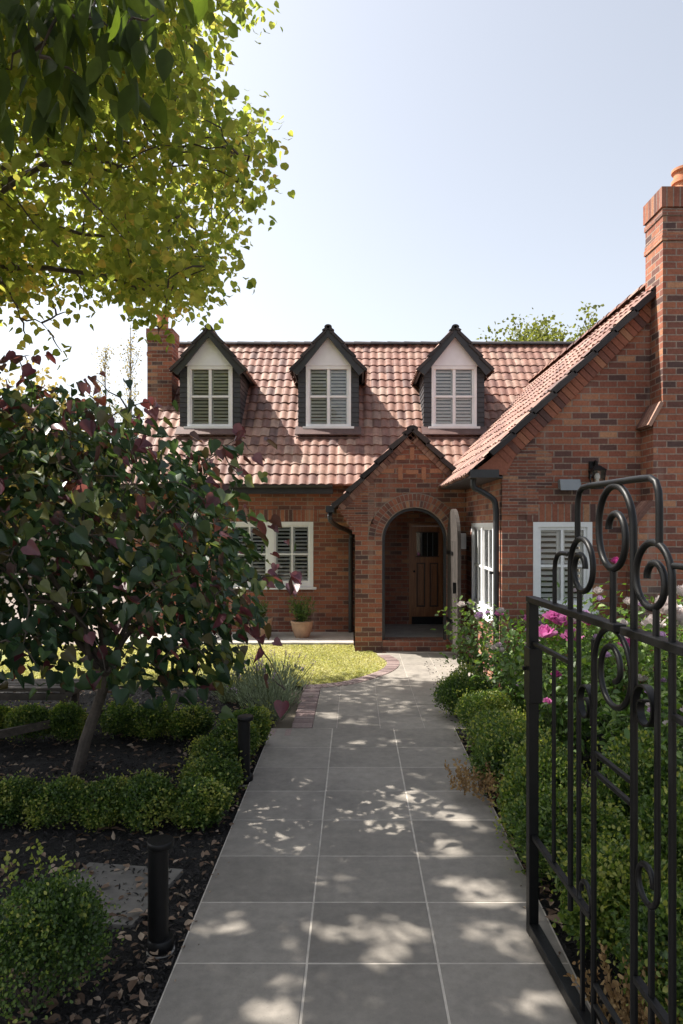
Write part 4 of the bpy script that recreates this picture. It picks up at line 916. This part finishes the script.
fl = {
 0: ((1.45,8.05),.34,1.08,850,[(-.22,-.15,1.08,.06,'whitepetal'),(-.02,-.2,.95,.075,'lilac'),(-.1,-.1,1.1,.05,'whitepetal'),(.2,-.2,.98,.06,'pink')],'rose bush with a lilac bloom and pale buds under the side window'),
 1: ((1.75,7.35),.42,1.10,1100,[(.05,-.25,1.02,.07,'pink'),(-.2,-.3,.8,.06,'purple'),(.2,-.1,1.2,.05,'whitepetal')],'rose bush with one pink bloom beside the wing corner downpipe'),
 2: ((2.05,6.5),.48,1.18,1250,[(-.33,-.3,1.0,.11,'pink'),(-.2,-.35,1.12,.11,'pink'),(-.08,-.3,.96,.11,'pink'),(-.28,-.34,1.17,.08,'pink'),(.12,-.2,1.1,.06,'purple')],'rose bush carrying the cluster of large pink blooms left of the scrolls'),
 3: ((2.55,6.9),.48,1.30,1250,[(-.2,-.3,1.36,.06,'whitepetal'),(.1,-.3,1.25,.07,'whitepetal'),(.05,-.1,1.64,.06,'purple')],'rose bush with a single tall magenta bloom below the front window'),
 4: ((2.35,5.75),.50,1.22,1300,[(.1,-.35,1.32,.13,'whitepetal'),(.25,-.3,1.22,.12,'whitepetal'),(.0,-.38,1.2,.10,'whitepetal'),(-.2,-.35,1.05,.07,'purple'),(-.1,-.38,.8,.05,'whitepetal')],'rose bush with big white blooms seen through the gate scrolls'),
 5: ((2.95,6.2),.52,1.36,1250,[(-.1,-.3,1.40,.10,'whitepetal'),(.2,-.3,1.32,.09,'whitepetal'),(-.3,-.3,1.3,.07,'pink')],'rose bush with white blooms beside the chimney base'),
 6: ((2.2,5.0),.48,1.05,1250,[(.15,-.35,.98,.08,'pink'),(.3,-.3,1.02,.08,'whitepetal'),(-.25,-.3,.7,.05,'purple'),(.05,-.4,.75,.06,'whitepetal')],'rose bush with pale pink blooms behind the centre scroll of the gate'),
 7: ((2.75,5.2),.52,1.22,1300,[(-.25,-.35,1.15,.09,'whitepetal'),(.05,-.35,1.1,.08,'pink'),(.2,-.3,1.26,.09,'whitepetal')],'rose bush with pale blooms behind the right scroll of the gate'),
 8: ((2.3,4.3),.46,.95,1200,[(-.1,-.3,.8,.05,'whitepetal'),(.15,-.3,.98,.06,'pink')],'low rose bush close behind the right part of the gate'),
 9: ((1.72,5.75),.36,.86,900,[(-.1,-.25,.8,.05,'purple')],'low leafy rose bush behind the sunlit box shrub'),
 10: ((1.62,6.6),.34,.92,900,[],'leafy rose bush without blooms between the hedge and the pink roses'),
 11: ((3.3,7.0),.55,1.3,1100,[(0,-.3,1.3,.09,'whitepetal')],'rose bush in front of the chimney base at the right edge'),
 12: ((2.2,7.6),.42,1.0,900,[],'low leafy rose bush under the front window sill'),
 13: ((3.0,4.3),.5,1.1,1100,[(-.2,-.2,1.1,.07,'whitepetal')],'rose bush at the right picture edge behind the gate'),
}
for k, (xy,r_,h_,nl,fw,lb) in fl.items(): rose_bush(lb, (xy[0],xy[1],-.03), r_, h_, nl, fw)

# ---------------------------------------------------------------- lavender clumps
def lavender(label, loc_, r, h, n):
    t = thing('lavender_plant', label, 'plant', loc_, 0, 'grey green lavender by the paving')
    a = rng.uniform(0,6.28,n); q = np.sqrt(rng.random(n))*r*.45; b_ = np.stack([np.cos(a)*q, np.sin(a)*q, np.zeros(n)],1)
    dirs = unit(np.stack([np.cos(a)*q*1.6/r, np.sin(a)*q*1.6/r, np.ones(n)*1.1],1)+rng.normal(size=(n,3))*.18); tt = rng.random(n)
    pos = b_+dirs*(tt*h)[:,None]; leaves('foliage', 'long', pos, dirs+rdir(n)*.35, rdir(n), rng.uniform(.04,.075,n), rng.random(n), M['lavender'], t, width=.6)
    w = MB()
    for k in range(30):
        p0 = Vector(b_[k]); d_ = Vector(dirs[k]); w.tube([p0, p0+d_*h*.7, p0+d_*h*1.35], .0022, 4)
    o = w.build('stem', M['rosestem']); o.parent = t
    k = 30*6; ii = np.repeat(np.arange(30), 6); p_ = b_[ii]+dirs[ii]*(h*1.28+.012*np.tile(np.arange(6),30))[:,None]
    leaves('flower_spike', 'petal', p_, rdir(k)+dirs[ii]*.6, rdir(k), .014, rng.random(k), M['lilac'], t)
lavender('largest grey green lavender clump at the corner of the far paving', (-.90,7.1,-.03), .30, .44, 1500)
lavender('smaller lavender clump behind, at the lawn edge beside the brick edging', (-.92,7.95,-.03), .26, .40, 1100)
lavender('lavender clump farthest from the paving, half hidden by the purple tree', (-1.40,7.8,-.03), .28, .40, 1100)

# ---------------------------------------------------------------- bollard lights
bo = thing('bollard_light', 'nearer black bollard light with a round cap in the mulch by the path', 'bollard light', (-.925, 3.25, -.02), 0, 'bollard lights along the path')
m = MB(); m.lathe((0,0,0), [(.058,0),(.060,.004),(.060,.055),(.056,.06),(.0,.0601)], 32); o = m.build('base', M['black_metal']); o.parent = bo; autosmooth(o)
m = MB(); m.lathe((-.012,0,.058), [(.048,0),(.048,.43)], 32); o = m.build('post', M['black_metal']); o.parent = bo; autosmooth(o)
m = MB(); m.lathe((0,0,.487), [(.050,0),(.060,.003),(.0625,.006),(.0625,.03),(.060,.034),(.0,.0345)], 36); o = m.build('cap', M['black_metal']); o.parent = bo; autosmooth(o)
m = MB(); m.lathe((0,0,-.012), [(.066,0),(.066,.013)], 28); o = m.build('footing', M['concrete']); o.parent = bo
dup(bo, (-.86,5.36,-.02), .4, 'farther black bollard light beside the box shrubs along the path')

# ---------------------------------------------------------------- wrought iron gate, standing open
GA = Vector((.867, 3.363, 0)); gth = math.atan(.0674)
gate = thing('garden_gate', 'open black wrought iron garden gate with spiral scrolls and an arched top', 'gate', tuple(GA), 0)
gd = Vector((math.sin(gth), -math.cos(gth), 0)); gn = Vector((math.cos(gth), math.sin(gth), 0))
def G(u, z, t=0): q = GA+gd*u+gn*t; return Vector((q.x, q.y, z))
def gbar(name, u0, u1, z0, z1, t0, t1):
    m = MB(); m.hexa([G(u0,z0,t0),G(u1,z0,t0),G(u1,z0,t1),G(u0,z0,t1),G(u0,z1,t0),G(u1,z1,t0),G(u1,z1,t1),G(u0,z1,t1)])
    o = m.build(name, M['black_metal'], gate)
    bv = o.modifiers.new('bevel', 'BEVEL'); bv.width = .003; bv.segments = 2; return o
def gtube(name, pts, r=.0125, sides=10):
    m = MB(); m.tube([G(*p) for p in pts], r, sides); o = m.build(name, M['black_metal'], gate); autosmooth(o, 50); return o
def gflat(name, pts, hw=.014, ht=.005):
    m = MB(); P = [G(*p) for p in pts]; n = len(P); vs = []
    for i in range(n):
        t = (P[min(i+1,n-1)]-P[max(i-1,0)]).normalized(); nn = t.cross(gn).normalized()
        for a, b_ in ((-1,-1),(1,-1),(1,1),(-1,1)): vs.append(P[i]+gn*a*hw+nn*b_*ht)
    m.add(vs, [(i*4+k, i*4+(k+1)%4, (i+1)*4+(k+1)%4, (i+1)*4+k) for i in range(n-1) for k in range(4)]+[(3,2,1,0), tuple((n-1)*4+k for k in range(4))], .5)
    o = m.build(name, M['black_metal'], gate); autosmooth(o, 50); return o
def spiral(cu, cz, ths, rads, mir=1, n=14, su=1):
    """piecewise polar curve through radii given at angles (degrees)"""
    th = np.radians(np.array(ths, float)); out = []
    tt = np.linspace(0, len(ths)-1, n*(len(ths)-1)+1)
    x = np.arange(len(ths)); 
    def cub(t, y):
        i = int(min(max(math.floor(t),0), len(y)-2)); f = t-i; y0 = y[max(i-1,0)]; y1 = y[i]; y2 = y[i+1]; y3 = y[min(i+2,len(y)-1)]
        return .5*(2*y1+(y2-y0)*f+(2*y0-5*y1+4*y2-y3)*f*f+(3*y1-y0-3*y2+y3)*f**3)
    for t in tt:
        a = np.interp(t, x, th); r_ = cub(t, rads); out.append((cu+mir*su*r_*math.cos(a), cz+r_*math.sin(a)))
    return out
RZ = 1.622; UC = .91
gbar('latch_post', -.003, .046, .0, RZ-.002, -.024, .024)
gbar('hinge_post', 1.775, 1.826, .0, RZ-.002, -.024, .024)
gbar('bottom_rail', .048, 1.773, .012, .062, -.026, .026)
gbar('top_rail', -.01, .965, RZ, RZ+.028, -.024, .024); gbar('top_rail', 1.012, 1.83, RZ, RZ+.028, -.024, .024)
gbar('lock_box', -.012, .075, 1.14, 1.405, -.032, .032)
gbar('handle', .012, .028, 1.29, 1.31, -.05, -.0325)
gbar('lock_rail', .0475, .50, 1.415, 1.435, -.011, .011); gbar('lock_rail', 1.32, 1.774, 1.415, 1.435, -.011, .011)
gbar('middle_rail', .0475, .729, .472, .495, -.013, .013); gbar('middle_rail', 1.086, 1.774, .472, .495, -.013, .013)
for sg in (1, -1):
    def U(u): return u if sg == 1 else 2*UC-u
    gtube('bar', [(U(.315),.496),(U(.315),1.41)], .0092)
    gtube('bar', [(U(.743),.06),(U(.743),RZ-.06)], .0108) if sg == 1 else gtube('bar', [(U(.75),.06),(U(.75),RZ)], .0118)
    hk = [(U(.325),RZ+.03),(U(.325),1.80),(U(.333),1.84),(U(.36),1.868),(U(.40),1.878),(U(.50),1.878)]
    gtube('hook', hk, .01)
    # side scroll with its long tail
    sp = spiral(U(.622), 1.827, [0,90,180,270,360,450,540], [.040,.052,.070,.090,.115,.118,.113], sg)
    gtube('scroll', sp+[(U(.509),1.74),(U(.509),1.2),(U(.509),.39)], .0118)
    gtube('bar', [(U(.605),1.735),(U(.605),RZ+.02)], .0108); 
    lo = spiral(U(.655), .845-(.31 if sg == 1 else 0), [180,270,360,450,540], [.058,.068,.066,.050,.030], sg)
    gtube('bar', [(U(.597),RZ),(U(.597),1.1),(U(.597),.87-(.31 if sg == 1 else 0))]+lo, .01)
    gbar('foot_bar', *(sorted((U(.625),U(.645)))), .06, .465 if sg == 1 else .775, -.008, .008)
    us = spiral(U(.672), 1.405-(.11 if sg == 1 else 0), [0,90,180,270,360,450], [.068,.072,.058,.054,.036,.022], sg)
    gflat('small_scroll', [(U(.739),1.34-(.11 if sg == 1 else 0))]+us, .013, .004)
big = spiral(UC+.002, 1.985, [180,90,0,-90,-180,-270,-360], [.036,.052,.090,.142,.122,.155,.152])
gtube('scroll', big+[(1.066,1.90),(1.068,1.7),(1.068,1.0),(1.068,.06)], .0128)
gtube('bar', [(UC,1.845),(UC,RZ+.02)], .0118)
cs = spiral(UC-.005, 1.475, [180,90,0,-90,-180,-270,-360,-420], [.155,.150,.145,.125,.098,.085,.062,.04])
gtube('scroll', [(.75,1.30),(.751,1.40)]+cs, .0108)
gtube('arch', [(.585,1.93),(.585,2.06),(.590,2.105),(.606,2.135),(.64,2.15),(.70,2.153),(1.12,2.153),(1.18,2.15),(1.214,2.135),(1.23,2.105),(1.235,2.06),(1.235,1.93)], .0118)
for z in (1.055,1.13,.165,.245): gbar('rung', .757, 1.054, z-.008, z+.008, -.009, .009)
gbar('rung', 1.20, 1.774, .40, .418, -.009, .009)

# ---------------------------------------------------------------- pots, bench, stones, edging
def pot(label, x, y, z, sc, group):
    t = thing('plant_pot', label, 'pot', (x,y,z), 0, group)
    m = MB(); m.lathe((0,0,0), [(.115*sc,0),(.125*sc,.01),(.17*sc,.13*sc),(.188*sc,.22*sc),(.19*sc,.25*sc),(.20*sc,.255*sc),(.20*sc,.285*sc),(.185*sc,.29*sc),(.17*sc,.275*sc),(.165*sc,.24*sc),(.0,.24*sc)], 36); o = m.build('pot_body', M['terracotta']); o.parent = t; autosmooth(o)
    m = MB(); m.lathe((0,0,.235*sc), [(.164*sc,0),(.15*sc,.012),(.0,.02)], 24); o = m.build('soil', M['mulch']); o.parent = t
    return t
pot('round terracotta pot on the slab right of the window, with a wispy shrub', -.93, 12.0, .03, 1.0, 'terracotta pots on the veranda slab')
pot('terracotta pot half hidden behind the purple tree, left of the other pot', -1.68, 12.05, .03, 1.15, 'terracotta pots on the veranda slab')
def pot_plant(label, x, y, z, r, h, n):
    t = thing('potted_plant', label, 'plant', (x,y,z), 0)
    w = MB(); P = []
    for k in range(22):
        a = rng.uniform(0,6.28); b_ = np.array([math.cos(a)*r*rng.random(), math.sin(a)*r*rng.random(), h*rng.uniform(.5,1)]); p_ = limb_pts((rng.normal()*.03,rng.normal()*.03,0), b_, .05, 6, .1); w.tube([Vector(q) for q in p_], .004, 4); P += list(p_[1:])
    o = w.build('stem', M['rosestem']); o.parent = t; P = np.array(P); k = n//len(P); pos = np.repeat(P,k,0); m_ = len(pos); pos = pos+rng.normal(size=(m_,3))*.035
    leaves('foliage', 'long', pos, rdir(m_)+np.array([0,0,.6]), rdir(m_), rng.uniform(.03,.06,m_), rng.random(m_)*.6, M['rose'], t)
pot_plant('wispy green shrub growing in the round terracotta pot below the window', -.93, 12.0, .285, .25, .42, 1100)
pot_plant('small leafy plant in the half hidden terracotta pot', -1.68, 12.05, .32, .2, .3, 700)
bn = thing('garden_bench', 'low dark timber slatted bench behind the low hedge at the left edge', 'bench', (-3.6, 6.95, -.03))
for k in range(4):
    m = MB(); m.bbox(-4.6,-2.88,6.86+k*.11,6.955+k*.11,.325,.362,.006); m.build('slat', M['timber'], bn)
m = MB(); m.bbox(-4.6,-2.88,6.875,6.91,.235,.30,.004); m.build('rail', M['timber'], bn)
for x in (-2.95,-4.5):
    for y in (6.92,7.2): m = MB(); m.bbox(x-.03,x+.03,y-.03,y+.03,-.03,.324,.003); m.build('leg', M['timber'], bn)
m = MB(); m.tube([(-2.875,6.86,.315),(-2.875,7.29,.315)], .045, 14); m.build('end_rail', M['timber'], bn)
ed = MB(); a = Vector((-3.3,5.95,.17)); b_ = Vector((-2.42,6.72,.20)); d_ = (b_-a).normalized(); ed.obox((a+b_)/2-Vector((0,0,.035)), d_, Vector((-d_.y,d_.x,0)).normalized(), d_.cross(Vector((-d_.y,d_.x,0)).normalized()), (b_-a).length/2, .018, .035)
tag(ed.build('timber_rail', M['bark']), 'thin weathered timber rail sloping up behind the leaning trunk', 'rail')
ss = MB(); pts = [(-1.62,3.55),(-1.02,3.52),(-.985,3.90),(-1.10,4.02),(-1.55,4.05)]; pts = [(-1.72,3.50),(-1.12,3.42),(-1.0,3.98),(-1.58,4.06)]
n = 4; ss.add([(x,y,-.05) for x,y in pts]+[(x,y,-.006) for x,y in pts], [tuple(range(4,8))]+[(i,(i+1)%4,(i+1)%4+4,i+4) for i in range(4)], .5)
tag(ss.build('stepping_stone', M['step_stone']), 'grey stone stepping slab in the mulch beside the nearer bollard', 'paving slab')

# ---------------------------------------------------------------- mulch chips, dry leaves, grass (stuff)
def bed_pts(n, near=True):
    out = []
    while len(out) < n:
        Y = 2.3+rng.random(n)**1.4*6.2; X = -.835-rng.random(n)**1.3*3.2*(.5+Y/12)
        out += list(zip(X, Y))
    return np.array(out[:n])
P = bed_pts(24000); n = len(P); pos = np.stack([P[:,0], P[:,1], -.025+np.abs(rng.normal(size=n))*.010],1)
leaves('mulch_chips', 'dry', pos, rdir(n)*np.array([1,1,.35]), rdir(n)*.5+np.array([0,0,1]), rng.uniform(.010,.042,n), rng.random(n), M['chip'], kindprop='stuff', width=.6)
P2 = np.stack([.995+rng.random(5000)**1.5*1.6, 2.2+rng.random(5000)*8],1); n = len(P2); pos = np.stack([P2[:,0], P2[:,1], -.025+np.abs(rng.normal(size=n))*.010],1)
leaves('mulch_chips', 'dry', pos, rdir(n)*np.array([1,1,.35]), rdir(n)*.5+np.array([0,0,1]), rng.uniform(.015,.045,n), rng.random(n), M['chip'], kindprop='stuff', width=.6)
P = bed_pts(1900); P3 = np.stack([.985+np.abs(rng.normal(size=260))*.07, 3.4+rng.random(260)*3],1); P = np.vstack([P,P3]); n = len(P)
pos = np.stack([P[:,0], P[:,1], -.012+rng.random(n)*.02],1)
leaves('fallen_leaves', 'dry', pos, rdir(n)*np.array([1,1,.25]), rdir(n)*.55+np.array([0,0,1]), rng.uniform(.025,.062,n)*np.where(rng.random(n)<.15,1.5,1), rng.random(n), M['litter'], kindprop='stuff')
# a few leaves and crumbs on the paving edge
n = 60; pos = np.stack([rng.choice([-.80,.95],n)+rng.normal(size=n)*.03, 2.5+rng.random(n)*4, np.full(n,.004)],1)
leaves('fallen_leaves', 'dry', pos, rdir(n)*np.array([1,1,.1]), rdir(n)*.2+np.array([0,0,1]), rng.uniform(.008,.022,n), rng.random(n), M['litter'], kindprop='stuff')
n = 60000; X = -5.2+rng.random(n)*5.7; Y = 8.55+rng.random(n)*2.85
lx = np.array([lawn_x(y) for y in Y]); ok = (X < lx-.01) & ((Y < 10.8) | (X < -.03)); X = X[ok]; Y = Y[ok]; n = len(X)
pos = np.stack([X,Y,np.full(n,-.012)],1)
pn = np.sin(X*2.1+1)*np.sin(Y*2.7)+np.sin(X*5.3+Y*3.1)*.5
leaves('lawn_grass', 'long', pos, rdir(n)*np.array([1.3,1.3,.2])+np.array([0,0,.7]), rdir(n)*.5+np.array([0,0,.8]), rng.uniform(.025,.05,n), np.clip(.45+pn*.22+rng.normal(size=n)*.2,0,1), M['grass'], kindprop='stuff', width=.9)

# ---------------------------------------------------------------- beyond the garden
fe = thing('timber_fence', 'weathered paling fence at the far left behind the courtyard', 'fence', (-9, 21, 0))
for k in range(60):
    m = MB() if k == 0 else m
    x = -16+k*.2; m.box(x,x+.19,20.99,21.01,0,1.8+rng.uniform(-.01,.01))
m.build('palings', M['bark_pale'], fe)
for z in (.4,1.4): m = MB(); m.box(-16,-4.1,21.012,21.06,z,z+.08); m.build('rail', M['timber'], fe)
def far_tree(name, label, loc_, h, rad, zc, n, mat, ls, trunk_r=.18, clumps=120, group=None, shape=(1,1,1), cs=.5):
    t = thing(name, label, 'tree', loc_, 0, group); L = np.array(loc_); cc = []
    while len(cc) < clumps:
        v = rng.uniform(-1,1,3); q = np.linalg.norm(v)
        if q > 1 or q < .4: continue
        cc.append(np.array([0,0,zc])+v*np.array([rad*shape[0], rad*shape[1], (h-zc)*shape[2]]))
    cc = np.array(cc); idx = rng.integers(0,clumps,n); pos = cc[idx]+rng.normal(size=(n,3))*cs
    leaves('crown', 'maple', pos, rdir(n)+np.array([0,0,-.3]), rdir(n)+np.array([0,0,.7]), rng.uniform(*ls,n), np.clip(rng.random(n)*.7+rng.random(clumps)[idx]*.3,0,1), mat, t)
    w = MB(); tree_wood(w, [(0,0,-.2),(.05,0,zc*.3),(0,.05,zc*.55)], trunk_r, trunk_r*.7, [((0,.05,zc*.54), (rng.normal()*rad*.5, rng.normal()*rad*.5, zc+(h-zc)*rng.uniform(.1,.8))) for _ in range(7)], trunk_r*.5, cc[:60], trunk_r*.12)
    o = w.build('trunk', M['bark']); o.parent = t; return t
far_tree('garden_tree', 'pale green tree showing above the main roof ridge near the wing roof', (7.0, 26, 0), 9.5, 2.6, 6.9, 16000, M['far_leaf'], (.08,.15), clumps=150, cs=.30)
far_tree('garden_tree', 'tall thin tree top rising right of the tree behind the ridge', (9.0, 25.5, 0), 10.2, .6, 8.4, 900, M['far_leaf'], (.08,.15), .1, 18, cs=.22)
far_tree('garden_tree', 'yellowish tree glimpsed through the purple tree at the left edge', (-11.6, 24, 0), 7.2, 1.9, 3.8, 4200, M['far_yellow'], (.12,.22), .15, 100, cs=.4)
far_tree('garden_tree', 'bushy dark green tree behind the courtyard fence', (-8.2, 23.5, 0), 4.0, 2.0, 2.4, 4200, M['far_leaf'], (.12,.22), .12, 90, cs=.4)
def bare_tree(label, loc_, h, group):
    t = thing('poplar_tree', label, 'tree', loc_, 0, group); w = MB(); w.tube([(0,0,-.2),(.05,0,h*.5),(0,.05,h)], [.10,.06,.012], 7)
    tips = []
    for k in range(46):
        z = h*rng.uniform(.2,.97); a = rng.uniform(0,6.28); L = (h-z)*.28+.5; e_ = np.array([math.cos(a)*L*.35, math.sin(a)*L*.35, z+L*.9]); p_ = limb_pts((0,0,z), e_, -.05, 5, .1); w.tube([Vector(q) for q in p_], [.018,.014,.01,.007,.004], 4); tips += list(p_[1:])
    o = w.build('trunk', M['bark_pale']); o.parent = t
    T = np.array(tips); n = 900; i = rng.integers(0,len(T),n); pos = T[i]+rng.normal(size=(n,3))*.14
    leaves('crown', 'rose', pos, rdir(n), rdir(n), rng.uniform(.07,.12,n), rng.random(n), M['far_yellow'], t)
bare_tree('thin sparse poplar left of the left chimney, nearest the chimney', (-11.2, 34, 0), 12.0, 'sparse poplars far behind')
bare_tree('thin sparse poplar far behind, left of the other poplar', (-13.2, 36, 0), 11.4, 'sparse poplars far behind')
far_tree('garden_tree', 'broad hazy tree far behind the fence at the left picture edge', (-22, 45, 0), 8, 6, 4.5, 5200, M['far_leaf'], (.3,.5), .3, 120, cs=.9)
far_tree('garden_tree', 'broad hazy tree far behind, left of the house chimney', (-13.5, 50, 0), 7.5, 5, 4, 4200, M['far_leaf'], (.3,.5), .3, 110, cs=.9)
